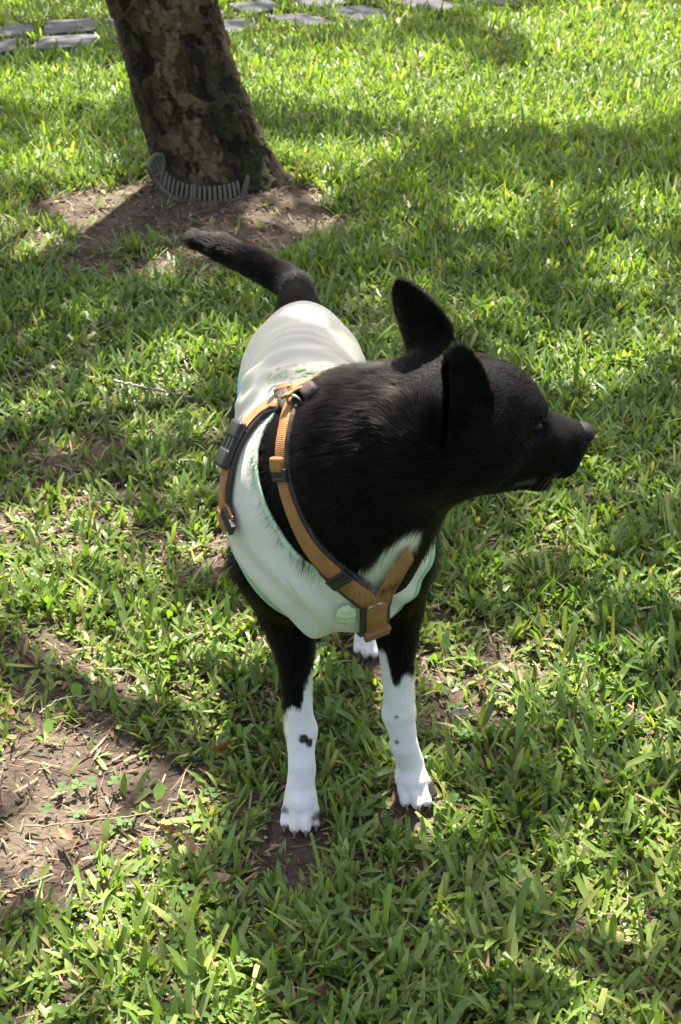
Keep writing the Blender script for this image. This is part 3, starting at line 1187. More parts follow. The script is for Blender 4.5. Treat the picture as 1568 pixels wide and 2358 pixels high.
# neck strap, dog's left side
lp = [on(866, 1392), on(893, 1345), on(915, 1305), on(932, 1278)]
lp = [p + grad(solid, p[None], 0.012)[0] * 0.004 for p in lp]
lp += [on(942, 1258) + N(ray(942, 1258)) * 0.012, on(950, 1244) + N(ray(950, 1244)) * 0.035]
_, P2, *_ = strap('neck_strap', lp, 0.022, 0.0050, 0.0022, M_WEB, 40, free=True, label='orange strap climbing to the far side of the neck')
STRAPS.append((P2[:26], 0.008))
# chest strap running on between the fore legs
cp_ = [on(868, 1375), on(862, 1412), np.array((0.040, 1.475, 0.275)), np.array((0.025, 1.56, 0.262))]
strap('padding', cp_, 0.036, 0.0020, 0.004, M_PAD, 30, label='dark padding under the chest strap')
_, P3, T3, N3, B3 = strap('chest_strap', cp_, 0.025, 0.0072, 0.0022, M_WEB, 36, label='folded orange strap passing between the fore legs')
STRAPS.append((P3, 0.015))
# girth strap, right side
gp = [on(655, 925), on(610, 948), on(570, 988), on(546, 1030), on(531, 1085), on(524, 1130), on(524, 1165), on(538, 1200), np.array((-0.108, 1.675, 0.35)), np.array((-0.085, 1.675, 0.30)), np.array((0.0, 1.63, 0.27))]
strap('padding', gp[:8], 0.030, 0.0020, 0.0035, M_PAD, 60, label='dark brown padding under the girth strap')
_, P4, T4, N4, B4 = strap('girth_strap', gp, 0.0225, 0.0062, 0.0018, M_WEB, 90, label='orange strap round the ribs on the near side')
# girth strap, left side
gl = [on(690, 905), np.array((0.02, 1.68, 0.505)), np.array((0.075, 1.66, 0.45)), np.array((0.085, 1.65, 0.38)), np.array((0.06, 1.64, 0.30)), np.array((0.0, 1.63, 0.27))]
strap('girth_strap', gl, 0.0225, 0.0062, 0.0018, M_WEB, 70, label='orange strap round the ribs on the far side')


def frame_at(fr, i):
    P, T, NR, B = fr
    return np.stack([T[i], B[i], NR[i]], 1), P[i]


def rbox(size, bev=0.25, seg=3):
    """rounded box, centred"""
    import bmesh
    bm = bmesh.new()
    bmesh.ops.create_cube(bm, size=1)
    for v in bm.verts:
        v.co = Vector((v.co.x * size[0], v.co.y * size[1], v.co.z * size[2]))
    bmesh.ops.bevel(bm, geom=bm.edges[:], offset=min(size) * bev, segments=seg, affect='EDGES', profile=0.6)
    V = np.array([v.co[:] for v in bm.verts])
    F = [[v.index for v in f.verts] for f in bm.faces]
    bm.free()
    return V, F


def put(name, parts, R, P, mat, label=None, parent=None):
    V, F, n = [], [], 0
    for v, f in parts:
        V.append(v)
        F += [[i + n for i in ff] for ff in f]
        n += len(v)
    V = np.concatenate(V) @ R.T + P
    o = mesh_np(name, V, F, mat, parent or HARN)
    o.data.polygons.foreach_set('use_smooth', np.ones(len(o.data.polygons), bool))
    if label:
        o['label'] = label
    return o


def ring(R0, r, stretch=1.0, n=28, m=10, d_shape=False):
    V, F = [], []
    for i in range(n):
        a = math.tau * i / n
        c = np.array([R0 * math.cos(a) * stretch, R0 * math.sin(a), 0])
        if d_shape:
            c[0] = max(c[0], -R0 * 0.35)
        o = np.array([math.cos(a), math.sin(a), 0])
        for j in range(m):
            b_ = math.tau * j / m
            V.append(c + o * r * math.cos(b_) + np.array([0, 0, r * math.sin(b_)]))
    for i in range(n):
        for j in range(m):
            F.append([i * m + j, ((i + 1) % n) * m + j, ((i + 1) % n) * m + (j + 1) % m, i * m + (j + 1) % m])
    return np.array(V), F


def moved(vf, d):
    return vf[0] + np.asarray(d), vf[1]


def nearest(fr, px, py):
    P = fr[0] - EYE
    zc = P @ FW
    q = np.stack([784 + FPX * P[:, 0] / zc, 1179 - FPX * (P @ UP) / zc], 1)
    return int(np.argmin(np.hypot(q[:, 0] - px, q[:, 1] - py)))


def slider(fr, px, py, w, label, L=0.012, hgt=0.006):
    R, P = frame_at(fr, nearest(fr, px, py))
    parts = [moved(rbox((0.0042, w, hgt), 0.35), (-L / 2, 0, 0.0022)), moved(rbox((0.0042, w, hgt), 0.35), (L / 2, 0, 0.0022)),
             moved(rbox((L + 0.004, 0.0035, hgt), 0.35), (0, -w / 2, 0.0022)), moved(rbox((L + 0.004, 0.0035, hgt), 0.35), (0, w / 2, 0.0022)),
             moved(rbox((L * 0.9, w * 0.92, 0.0022), 0.3), (0, 0, 0.0034))]
    return put('slider', parts, R, P, M_BLACKP, label)


fr1, fr4, fr3 = NS, (P4, T4, N4, B4), (P3, T3, N3, B3)
slider(fr1, 788, 1330, 0.027, 'black slider low on the neck strap', 0.011)
slider(fr1, 655, 1092, 0.027, 'black slider high on the neck strap', 0.010)
slider(fr4, 524, 1165, 0.027, 'black slider on the girth strap', 0.014)
slider(fr4, 548, 1205, 0.026, 'black slider at the armpit', 0.012)
# folded webbing bulge above the upper slider
R, P = frame_at(fr1, nearest(fr1, 660, 1072))
put('strap_fold', [moved(rbox((0.017, 0.0235, 0.010), 0.42, 4), (0, 0, 0.004))], R, P, M_WEB, 'folded orange webbing at the slider')
# side-release buckle
R, P = frame_at(fr4, nearest(fr4, 545, 1025))
bk = [moved(rbox((0.020, 0.031, 0.010), 0.35), (-0.017, 0, 0.004)), moved(rbox((0.022, 0.030, 0.011), 0.38, 4), (0.018, 0, 0.004)),
      moved(rbox((0.030, 0.006, 0.008), 0.4), (0, 0.0115, 0.004)), moved(rbox((0.030, 0.006, 0.008), 0.4), (0, -0.0115, 0.004)), moved(rbox((0.030, 0.009, 0.007), 0.45, 4), (0, 0, 0.0045))]
put('buckle', bk, R, P, M_BLACKP, 'black side-release buckle on the girth strap')
# steel ring and folded chest patch at the breastbone
R, P = frame_at(fr3, 3)
put('metal_ring', [ring(0.0105, 0.0014, 0.5)], R, P + R[:, 2] * 0.001 - R[:, 0] * 0.010, M_STEEL, 'steel ring where the chest straps meet')
R, P = frame_at(fr3, 11)
put('chest_patch', [moved(rbox((0.024, 0.031, 0.008), 0.3, 3), (0, 0, 0.003)), moved(rbox((0.0015, 0.026, 0.002), 0.3), (-0.004, 0, 0.0072)), moved(rbox((0.0015, 0.026, 0.002), 0.3), (0.004, 0, 0.0072))],
    R, P, M_WEB, 'stitched orange patch at the breastbone')
# hub on the withers: rings, loops, folded pads
hp = on(662, 918)
hn = grad(solid, hp[None], 0.012)[0]
T_ = N(np.array([0.55, 0.8, 0]) - hn * (np.array([0.55, 0.8, 0]) @ hn))
HRb = np.stack([T_, np.cross(hn, T_), hn], 1)
pa, pb = on(637, 915), on(670, 904)
put('d_ring', [ring(0.0095, 0.0014, 1.1)], np.stack([N(HRb[:, 0] + HRb[:, 2] * 0.4), HRb[:, 1], N(HRb[:, 2] - 0.4 * HRb[:, 0])], 1), pa + hn * 0.006, M_STEEL, 'steel leash ring on the withers')
put('ring', [ring(0.0110, 0.0015, 0.9)], np.stack([HRb[:, 1], HRb[:, 2], HRb[:, 0]], 1), on(684, 934) + hn * 0.003, M_STEEL, 'steel ring joining neck and girth straps')
strap('strap_loop', [pb + hn * 0.004 + np.array((-0.014, 0.004, -0.002)), pb + hn * 0.008, pb + hn * 0.006 + np.array((0.020, 0.004, 0.0))], 0.017, 0, 0.003, M_WEB, 16, free=True, label='orange loop standing up on the withers')
pc = on(692, 916)
strap('strap_loop', [pc + hn * 0.005 + np.array((-0.014, -0.010, 0)), pc + hn * 0.009, pc + hn * 0.003 + np.array((0.020, 0.012, -0.002))], 0.020, 0, 0.003, M_WEB, 16, free=True, label='wider orange loop beside the neck')
strap('padding', [on(655, 915) + hn * 0.008, on(664, 932) + hn * 0.009, on(676, 956) + hn * 0.002], 0.017, 0, 0.003, M_PAD, 14, free=True, label='folded brown padding on the withers')
strap('padding', [on(632, 940) + hn * 0.003, on(640, 928) + hn * 0.005, on(655, 920) + hn * 0.005], 0.016, 0, 0.003, M_PAD, 12, free=True, label='brown padding tab behind the ring')
strap('padding', [on(698, 902) + hn * 0.006, on(712, 902) + hn * 0.006, on(722, 912) + hn * 0.002], 0.018, 0, 0.003, M_PAD, 12, free=True, label='brown padding corner under the mane')
# lime cloth tab by the breastbone
tb = on(797, 1408)
tn = grad(solid, tb[None], 0.012)[0]
tu = N(np.array([0.05, 0, 1.0]) - tn * tn[2])
Rt = np.stack([np.cross(tu, tn), tu, tn], 1)
v_, f_ = uvsphere((0, 0, 0), np.array((0.0115, 0.0150, 0.0062)), n=12)
v_ = v_ * (1 + 0.06 * np.sin(v_[:, :1] * 900)) + np.stack([0 * v_[:, 0], 0 * v_[:, 0], 0.0012 * np.sin(v_[:, 1] * 700)], 1)
o = put('fabric_tab', [(v_, f_)], Rt, tb + tn * 0.005, M_TAB, 'round lime green cloth tab on the chest', VEST)

# ------------------------------------------------------------------ fur strands
FLOW = []                                  # (point, direction)
for i in range(len(NECK) - 1):
    FLOW.append((NECK[i][0], NECK[i][0] - NECK[i + 1][0]))
    FLOW.append(((NECK[i][0] + NECK[i + 1][0]) / 2, NECK[i][0] - NECK[i + 1][0]))
for f, l, u in ((0.14, 0, -.01), (0.10, 0, -.02), (0.06, 0, -.02), (0.03, 0, 0), (-.03, 0, 0), (0.03, 0, -.05), (0.09, 0, -.05), (0, -.05, 0), (0, .05, 0)):
    FLOW.append((hd(f, l, u), -Fh - 0.15 * Uh))
for e in EARS:
    for s in (0.3, 0.6, 0.95):
        FLOW.append((e[0] + (e[1] - e[0]) * s, e[2]))
for leg in (RF, LF, RH, LH):
    for i in range(len(leg) - 1):
        FLOW.append(((leg[i][0] + leg[i + 1][0]) / 2, leg[i + 1][0] - leg[i][0]))
for c, f, l, toes in PAWS:
    FLOW.append((c + f * 0.02 + (0, 0, .02), f - np.array((0, 0, .4))))
for i in range(len(TAIL) - 1):
    FLOW.append(((TAIL[i][0] + TAIL[i + 1][0]) / 2, TAIL[i + 1][0] - TAIL[i][0]))
FLOW += [(np.array((0.02, 1.45, 0.42)), np.array((-.15, -.1, -1))), (np.array((-0.02, 1.50, 0.36)), np.array((0, 0, -1.))), (np.array((0.06, 1.47, 0.45)), np.array((-.3, 0, -1.))),
         (np.array((-.09, 1.55, .42)), np.array((-.3, .5, -.8))), (np.array((-.06, 1.62, .50)), np.array((-.2, 1, 0)))]
FP = np.array([f[0] for f in FLOW])
FD = N(np.array([f[1] for f in FLOW]))

tv = DV[DT]
tcn = tv.mean(1)
area = np.linalg.norm(np.cross(tv[:, 1] - tv[:, 0], tv[:, 2] - tv[:, 0]), axis=1) / 2
tn_ = N(np.cross(tv[:, 1] - tv[:, 0], tv[:, 2] - tv[:, 0]))
qh = (tcn - HC) @ HR
headness = sstep(-0.050, -0.005, qh[:, 0]) * (np.linalg.norm(qh, axis=1) < 0.21)
legz = (tcn[:, 2] < 0.27)
sreg = shirt_region(tcn)
dens = np.where(headness > 0.5, 5.0e5, np.where(legz, 4.0e5, 4.2e5))
dens = dens * (sreg < -0.0015)
# under the straps the coat is pressed flat
ds = np.full(len(tcn), 1.0)
for P, wd in STRAPS:
    for k_ in range(0, len(P), 2):
        ds = np.minimum(ds, np.linalg.norm(tcn - P[k_], axis=1) - wd)
dens = dens * (ds > -0.004)
ndir = (tn_ @ np.array([0, 0.8, -0.6])) < 0.92       # a little fur on the far side too
dens = dens * np.where(tcn[:, 1] > 1.75, np.where(tcn[:, 2] < 0.2, 0.5, 1.0), 1.0)
wgt = area * dens
NH = int(wgt.sum())
NH = min(NH, 190000)
pick = rng.choice(len(DT), NH, p=wgt / wgt.sum())
b1, b2 = rng.random(NH), rng.random(NH)
sw = b1 + b2 > 1
b1[sw], b2[sw] = 1 - b1[sw], 1 - b2[sw]
root = tv[pick, 0] + (tv[pick, 1] - tv[pick, 0]) * b1[:, None] + (tv[pick, 2] - tv[pick, 0]) * b2[:, None]
nrm = N(DN[DT[pick, 0]] * (1 - b1 - b2)[:, None] + DN[DT[pick, 1]] * b1[:, None] + DN[DT[pick, 2]] * b2[:, None])
fd = np.zeros((NH, 3))
for k0 in range(0, NH, 20000):
    sl_ = slice(k0, k0 + 20000)
    d = np.linalg.norm(root[sl_, None] - FP[None], axis=2)
    w = 1 / (d ** 4 + 1e-7)
    fd[sl_] = N((w[:, :, None] * FD[None]).sum(1))
fd = N(fd - nrm * (fd * nrm).sum(1, keepdims=True))
hn_ = headness[pick]
q_ = (root - HC) @ HR
muzz = sstep(0.03, 0.09, q_[:, 0]) * (hn_ > 0.3)
isleg = legz[pick]
istail = (root[:, 1] > 1.93) & (root[:, 2] > 0.44)
earw = np.zeros(NH)
for e in EARS:
    earw = np.maximum(earw, sstep(0.0, 0.03, (root - e[0]) @ e[2]) * (np.linalg.norm(root - (e[0] + e[1]) / 2, axis=1) < 0.075))
length = 0.021 * np.ones(NH)
length = np.where(hn_ > 0, length * (1 - hn_) + 0.0085 * hn_, length)
nk = np.exp(-(shirt_region(root) / 0.012) ** 2) * (root[:, 2] > 0.3) * (root[:, 1] < 1.72)
length = length * (1 + 0.35 * nk)
length = length * (1 - 0.5 * muzz)
length = np.where(earw > 0.2, 0.0065, length)
length = np.where(isleg, 0.0078 + 0.008 * sstep(0.15, 0.27, root[:, 2]), length)
length = np.where(istail, 0.013, length)
length = length * rng.uniform(0.6, 1.25, NH)
lift = np.where(hn_ > 0.5, 0.30, 0.36) + 0.06 * isleg
lift = np.where(istail, 0.30, lift)
lift = lift + 0.75 * nk
lift = lift + 0.9 * np.exp(-(np.linalg.norm(root - lp[-3], axis=1) / 0.022) ** 2)
# strands gather in locks
lock = N(np.stack([fbm(root, 60, 61 + k_, 2) - 0.5 for k_ in range(3)], -1))
side = N(np.cross(nrm, fd))
rnd = rng.normal(0, 1, (NH, 3))
d0 = N(fd + nrm * (lift * rng.uniform(0.6, 1.5, NH))[:, None] + 0.14 * lock + 0.12 * rnd)
d1 = N(fd + nrm * (lift * 0.15)[:, None] + 0.13 * lock + 0.06 * rnd + np.array((0, 0, -0.12)))
NP_ = 4
pts = np.zeros((NH, NP_, 3))
pts[:, 0] = root - nrm * 0.0008
for k_ in range(1, NP_):
    s = (k_ - 0.5) / (NP_ - 1)
    pts[:, k_] = pts[:, k_ - 1] + N(d0 * (1 - s) + d1 * s) * (length / (NP_ - 1))[:, None]
hc = bpy.data.hair_curves.new('fur')
hc.add_curves([NP_] * NH)
hc.points.foreach_set('position', pts.astype(np.float32).ravel())
rr = np.array([0.00016, 0.00015, 0.00011, 0.00003])
radi = np.tile(rr, (NH, 1)) * rng.uniform(0.75, 1.3, (NH, 1))
hc.points.foreach_set('radius', radi.astype(np.float32).ravel())
wcol = coat_white(root)[:, None]
base = np.array((0.0030, 0.0024, 0.0020)) * rng.gamma(1.3, 0.85, (NH, 1)) * (0.5 + 1.3 * fbm(root, 30, 77, 3)[:, None])
base = np.where(rng.random((NH, 1)) < 0.035, np.array((0.032, 0.025, 0.019)) * rng.uniform(0.4, 1.2, (NH, 1)), base)
tb_ = march(690, 668, dog)
grey = (np.linalg.norm(root - tb_, axis=1) < 0.035)[:, None] * (rng.random((NH, 1)) < 0.45)
ei = EARS[0][0] + EARS[0][2] * 0.018 + EARS[0][3] * 0.010
grey = np.maximum(grey, (np.linalg.norm(root - ei, axis=1) < 0.018)[:, None] * (rng.random((NH, 1)) < 0.10))
base = base + 0.10 * grey * rng.uniform(0.3, 1, (NH, 1))
hcol = base * (1 - wcol) + np.array((0.84, 0.80, 0.74)) * wcol * rng.uniform(0.72, 1.0, (NH, 1))
ca = hc.attributes.new('Col', 'FLOAT_COLOR', 'CURVE')
cc4 = np.ones((NH, 4), np.float32)
cc4[:, :3] = hcol
ca.data.foreach_set('color', cc4.ravel())
hc.materials.append(M_FUR)
fo = bpy.data.objects.new('fur', hc)
COL.objects.link(fo)
attach(fo, DOG)
fo['kind'] = 'stuff'
fo['label'] = 'short glossy black coat with white on legs and chest'

# whiskers
wv_, wf_ = [], []
for i in range(14):
    s = -1 if i < 9 else 1
    p = hd(0.080 + 0.03 * random.random(), s * 0.0265, -0.040 - 0.012 * random.random())
    d = N(HR @ np.array([-0.85 + 0.25 * random.random(), s * 0.55, -0.75 * random.random() - 0.25]))
    L_ = 0.028 + 0.02 * random.random()
    sd_ = N(np.cross(d, (0.3, 0.2, 1)))
    for k_ in range(4):
        c = p + d * L_ * k_ / 3 + np.array((0, 0, -0.006 * (k_ / 3) ** 2))
        wd = 0.00016 * (1 - k_ / 3.4)
        wv_ += [c - sd_ * wd, c + sd_ * wd]
    b0 = len(wv_) - 8
    wf_ += [[b0 + 2 * k_, b0 + 2 * k_ + 2, b0 + 2 * k_ + 3, b0 + 2 * k_ + 1] for k_ in range(3)]
ow = mesh_np('whiskers', wv_, wf_, M_CLAW, DOG)
ow['kind'] = 'stuff'

# ------------------------------------------------------------------ trees: the leaning trunk in view, its crown, and two neighbours whose crowns shade the lawn
TB = np.array([-0.335, 3.965])
LEAN = -0.235


def tube(pts, radii, n=10):
    V, F = [], []
    pts = np.asarray(pts, float)
    T = N(np.gradient(pts, axis=0))
    for i, p in enumerate(pts):
        a = N(np.cross(T[i], (0.31, 0.95, 0.1)))
        b_ = np.cross(T[i], a)
        for j in range(n):
            an = math.tau * j / n
            V.append(p + (a * math.cos(an) + b_ * math.sin(an)) * radii[i])
    for i in range(len(pts) - 1):
        for j in range(n):
            F.append([i * n + j, i * n + (j + 1) % n, (i + 1) * n + (j + 1) % n, (i + 1) * n + j])
    return np.array(V), F


tree = empty('leaning_tree', (TB[0], TB[1], 0))
tag(tree, 'tree with a leaning flaky brown trunk rising from bare soil behind the dog', 'tree')
nt_, nzv = 230, 300
zz = np.concatenate([np.linspace(-0.05, 1.0, nzv), np.linspace(1.03, 3.2, 60)])
th = np.linspace(0, math.tau, nt_, endpoint=False)
TH, ZZ = np.meshgrid(th, zz)
r0 = 0.130 + 0.006 * np.sin(TH * 2 + 1) + 0.022 * np.exp(-np.maximum(ZZ, 0) / 0.085) - 0.012 * np.maximum(ZZ - 0.6, 0)
# root flare to the right
dth = np.angle(np.exp(1j * (TH - 0.0)))
r0 += 0.072 * np.exp(-(dth / 0.60) ** 2) * np.exp(-np.maximum(ZZ, 0) / 0.13)
r0 -= 0.020 * np.exp(-(np.angle(np.exp(1j * (TH - 3.2))) / 0.9) ** 2) * np.exp(-np.maximum(ZZ, 0) / 0.08)
cylp = np.stack([np.cos(TH) * r0, np.sin(TH) * r0, ZZ], -1).reshape(-1, 3)
wob = (np.stack([fbm(cylp, 30, 21 + k_, 4) for k_ in range(3)], -1) - 0.5) * np.array([0.045, 0.045, 0.07])
w1, w2, wvl = worley((cylp + wob) * np.array([40, 40, 24]), 5)
plate = sstep(0.0, 0.10, w2 - w1)
u1, u2, uvl = worley((cylp + wob * 1.3) * np.array([19, 19, 11]), 15)
plate2 = sstep(0.0, 0.06, u2 - u1)
disp = 0.0085 * (wvl - 0.5) + 0.0040 * (plate - 1) + 0.0060 * (uvl - 0.5) + 0.0025 * (plate2 - 1) + 0.012 * (fbm(cylp, 9, 55, 3) - 0.5) + 0.005 * (fbm(cylp, 70, 56, 3) - 0.5)
rad_ = r0.ravel() + disp
zf = ZZ.ravel()
V = np.stack([TB[0] + LEAN * np.maximum(zf, 0) + np.cos(TH.ravel()) * rad_, TB[1] + 0.02 * zf + np.sin(TH.ravel()) * rad_, zf], -1)
mixv = (0.50 * wvl + 0.30 * uvl + 0.55 * fbm(cylp, 7, 91, 3))[:, None]
colb = np.array((0.034, 0.020, 0.009)) * (1 - sstep(0.4, 0.95, mixv)) + np.array((0.17, 0.118, 0.066)) * sstep(0.4, 0.95, mixv)
streak = sstep(0.50, 0.62, fbm(np.stack([cylp[:, 0] * 9, cylp[:, 1] * 9, cylp[:, 2] * 1.5], -1), 1.0, 33, 3))[:, None]
colb = colb * (1 - 0.55 * streak)
moss = (sstep(0.45, 0.6, fbm(cylp, 22, 71, 3)) * sstep(0.45, 0.02, zf) * np.exp(-(np.angle(np.exp(1j * (TH.ravel() + 0.35))) / 0.75) ** 2))[:, None]
colb = colb * (1 - 0.8 * moss) + np.array((0.035, 0.055, 0.014)) * 0.8 * moss
dirt = sstep(0.10, 0.0, zf)[:, None] * 0.5
colb = colb * (1 - dirt) + np.array((0.04, 0.03, 0.02)) * dirt
Iq = np.arange(len(V)).reshape(len(zz), nt_)
Q = np.stack([Iq[:-1], np.roll(Iq[:-1], -1, 1), np.roll(Iq[1:], -1, 1), Iq[1:]], -1).reshape(-1, 4)
mesh_np('trunk', V, Q, M_BARK, tree, color=colb)

NEAR = empty('shade_tree', (3.6, 9.6, 0))
tag(NEAR, 'broad shade tree standing beyond the stepping stones, its leafy crown over the lawn', 'tree')
FAR = empty('shade_tree', (-4.2, 8.2, 0))
tag(FAR, 'second shade tree past the end of the stepping stones, its leafy crown over the lawn', 'tree')
for e, base_ in ((NEAR, (3.6, 9.6)), (FAR, (-4.2, 8.2))):
    v, f = tube([(base_[0], base_[1], -0.05), (base_[0], base_[1], 0.3), (base_[0] * 0.99, base_[1] - 0.05, 1.6), (base_[0] * 0.96, base_[1] - 0.2, 3.4), (base_[0] * 0.9, base_[1] - 0.4, 5.2)], [0.28, 0.2, 0.17, 0.14, 0.05], 20)
    mesh_np('trunk', v, f, M_BARK, e, color=np.tile((0.10, 0.075, 0.05), (len(v), 1)))

# sunny patches as the photograph shows them on the lawn (picture x, y, half width, half height)
for px, py, rx, ry in ((140, 205, 190, 55), (780, 190, 300, 75), (1150, 235, 500, 70), (1480, 120, 260, 130), (1250, 60, 120, 22), (150, 98, 50, 8), (545, 76, 36, 8), (985, 14, 50, 6),
                       (120, 395, 130, 34), (250, 470, 110, 26), (180, 560, 130, 30), (700, 375, 120, 30), (830, 345, 60, 20), (1120, 512, 80, 26), (1450, 640, 90, 50), (1500, 480, 70, 36), (1350, 850, 110, 60),
                       (1150, 760, 70, 40), (330, 870, 110, 45), (500, 800, 70, 30), (430, 1060, 120, 60), (150, 1120, 80, 40), (330, 960, 60, 30), (60, 960, 50, 30), (560, 1220, 60, 40), (80, 1330, 60, 36),
                       (1190, 1540, 85, 75), (1400, 1590, 80, 60), (1370, 2070, 95, 60), (1500, 1350, 80, 50), (1330, 1230, 60, 36), (450, 1510, 150, 55), (110, 1850, 130, 60), (300, 1700, 70, 36), (420, 2260, 200, 90),
                       (900, 2300, 130, 70), (1300, 2320, 120, 50), (1500, 1880, 60, 50), (600, 1640, 60, 40), (1500, 2200, 70, 60), (700, 2120, 60, 30), (160, 2130, 60, 34)):
    c = at_z(px, py)
    a = at_z(px + rx, py)
    b_ = at_z(px, py - ry)
    d_ = at_z(px, py + ry)
    LIT.append((c[0], (b_[1] + d_[1]) / 2, abs(a[0] - c[0]), abs(b_[1] - d_[1]) / 2))
# the dog's back, neck and head stand in sun: where those points would cast on the lawn
sd = np.array(sun_dir)
for p, r in (((-0.06, 1.64, 0.51), 0.075), ((0.02, 1.50, 0.58), 0.09), ((0.10, 1.46, 0.62), 0.08), ((0.22, 1.46, 0.58), 0.07), ((-0.05, 1.96, 0.5), 0.05)):
    q = np.array(p) - sd * (p[2] / sd[2])
    LIT.append((q[0], q[1], r, r))
rngc = np.random.default_rng(11)
NC = 100000
gxp, gyp = rngc.uniform(-3.2, 3.2, NC), rngc.uniform(-0.6, 8.6, NC)
zc = rngc.uniform(3.4, 6.2, NC)
lit = np.zeros(NC)
jx, jy = rngc.normal(0, 0.03, NC), rngc.normal(0, 0.04, NC)
for a, b_, rx, ry in LIT:
    rx, ry = rx + 0.045, ry + 0.055
    lit = np.maximum(lit, 1 - sstep(0.8, 1.1, np.hypot((gxp + jx - a) / rx, (gyp + jy - b_) / ry)))
shade = np.zeros(NC)
for p, r in (((-0.05, 1.93, 0.50), 0.09), ((-0.05, 1.86, 0.52), 0.12), ((-0.04, 1.77, 0.52), 0.11), ((-0.13, 1.80, 0.45), 0.06), ((-0.12, 1.62, 0.42), 0.05)):      # the rump stands in shade
    q = np.array(p) - sd * (p[2] / sd[2])
    shade = np.maximum(shade, 1 - sstep(0.8, 1.2, np.hypot(gxp + jx - q[0], gyp + jy - q[1]) / r))
lit = lit * (1 - shade)
clump = fbm(np.stack([gxp, gyp], -1), 2.4, 101, 3)
clump2 = fbm(np.stack([gxp, gyp, zc], -1), 6.0, 103, 2)
prob = (1 - lit) * (0.25 + 0.75 * sstep(0.30, 0.50, clump)) * (0.3 + 0.7 * sstep(0.36, 0.52, clump2))
prob = np.maximum(prob, 0.75 * shade)
keep = rngc.random(NC) < prob * 0.95
gxp, gyp, zc = gxp[keep], gyp[keep], zc[keep]
lp = np.stack([gxp + sd[0] / sd[2] * zc, gyp + sd[1] / sd[2] * zc, zc], -1)
NL_ = len(lp)
trunks = np.array([(TB[0] + LEAN * 3, TB[1]), (3.6, 9.6), (-4.2, 8.2)])
own = np.argmin(np.linalg.norm(lp[:, None, :2] - trunks[None], axis=2) / np.array([1.25, 1.0, 1.0]), axis=1)
ax_ = N(rngc.normal(0, 1, (NL_, 3)) * np.array([1, 1, 0.45]))
up_ = N(np.array([0, 0, 1.0]) + rngc.normal(0, 0.45, (NL_, 3)))
sx_ = N(np.cross(ax_, up_))
ll = rngc.uniform(0.07, 0.13, NL_)[:, None]
lw = ll * rngc.uniform(0.38, 0.5, NL_)[:, None]
nrm_l = np.cross(sx_, ax_)
LV = np.stack([lp - ax_ * ll * 0.5, lp - ax_ * ll * 0.1 + sx_ * lw * 0.5 + nrm_l * ll * 0.05, lp + ax_ * ll * 0.25 + sx_ * lw * 0.36 + nrm_l * ll * 0.03, lp + ax_ * ll * 0.55 - nrm_l * ll * 0.1,
               lp + ax_ * ll * 0.25 - sx_ * lw * 0.36 + nrm_l * ll * 0.03, lp - ax_ * ll * 0.1 - sx_ * lw * 0.5 + nrm_l * ll * 0.05], 1)
lc = np.array((0.045, 0.095, 0.02)) * rngc.uniform(0.7, 1.4, (NL_, 1)) * np.array([1, 1, 1]) + rngc.uniform(0, 0.02, (NL_, 1)) * np.array((1, 0.7, 0))
for k_, e in enumerate((tree, NEAR, FAR)):
    m = own == k_
    nl = m.sum()
    base_ = (np.arange(nl) * 6)[:, None]
    F = np.concatenate([base_ + np.array([[0, 1, 5]]), base_ + np.array([[1, 2, 4]]), base_ + np.array([[1, 4, 5]]), base_ + np.array([[2, 3, 4]])])
    o = mesh_np('crown', LV[m].reshape(-1, 3), F, M_CROWN, e, color=np.repeat(lc[m], 6, 0), smooth=False)
    o['kind'] = 'stuff'
    top = {0: np.array([TB[0] + LEAN * 3.1, TB[1] + 0.06, 3.1]), 1: np.array([3.24, 9.2, 5.1]), 2: np.array([-3.8, 7.8, 5.1])}[k_]
    pl = lp[m]
    seeds = pl[rng.choice(nl, min(nl, 9), replace=False)]
    for sdp in seeds:
        mid = top * 0.5 + sdp * 0.5 + np.array([0, 0, 0.25])
        v, f = tube([top, top * 0.75 + mid * 0.25 + (0, 0, .1), mid, sdp], [0.06, 0.045, 0.026, 0.008], 8)
        mesh_np('limb', v, f, M_BARK, e, color=np.tile((0.10, 0.075, 0.05), (len(v), 1)))

# ------------------------------------------------------------------ slotted plastic guard lying round the foot of the trunk
guard = empty('tree_guard', tuple(at_z(460, 470)))
tag(guard, 'grey slotted plastic guard strip curled round the foot of the leaning tree', 'tree guard')
gpts = [(350, 404, .080), (358, 416, .066), (368, 428, .052), (388, 449, .030), (420, 464, .018), (460, 471, .014), (500, 471, .014), (535, 465, .016), (560, 456, .020)]
gw = np.array([at_z(*g_) for g_ in gpts])
P, u = smooth_path(gw, 60)
v, f = tube(P, [0.0075] * 60, 8)
tag(mesh_np('lower_rail', v, f, M_GUARD, guard), 'grey plastic rim along the lower edge of the guard')
T = N(np.gradient(P, axis=0))
ctr = np.array([TB[0], TB[1], 0])
nrib = 20
for i in range(nrib):
    kx = int(2 + i * 55 / (nrib - 1))
    p = P[kx]
    inward = N(np.array([ctr[0] - p[0], ctr[1] - p[1], 0]))
    upv = N(np.array([0, 0, 1.0]) + inward * 0.35) 
    tt = N(T[kx] - upv * (T[kx] @ upv))
    v, f = rbox((0.0082, 0.004, 0.046), 0.4, 2)
    R = np.stack([tt, np.cross(upv, tt), upv], 1)
    mesh_np('rib', v @ R.T + p + upv * 0.024, f, M_GUARD, guard)
# the torn end standing up on the right
ep = P[-1]
v, f = tube([ep, ep + (0.004, -.002, 0.02), ep + (0.012, 0, 0.05), ep + (0.013, 0, 0.062)], [0.009, 0.008, 0.0055, 0.003], 8)
mesh_np('torn_end', v, f, M_GUARD, guard)
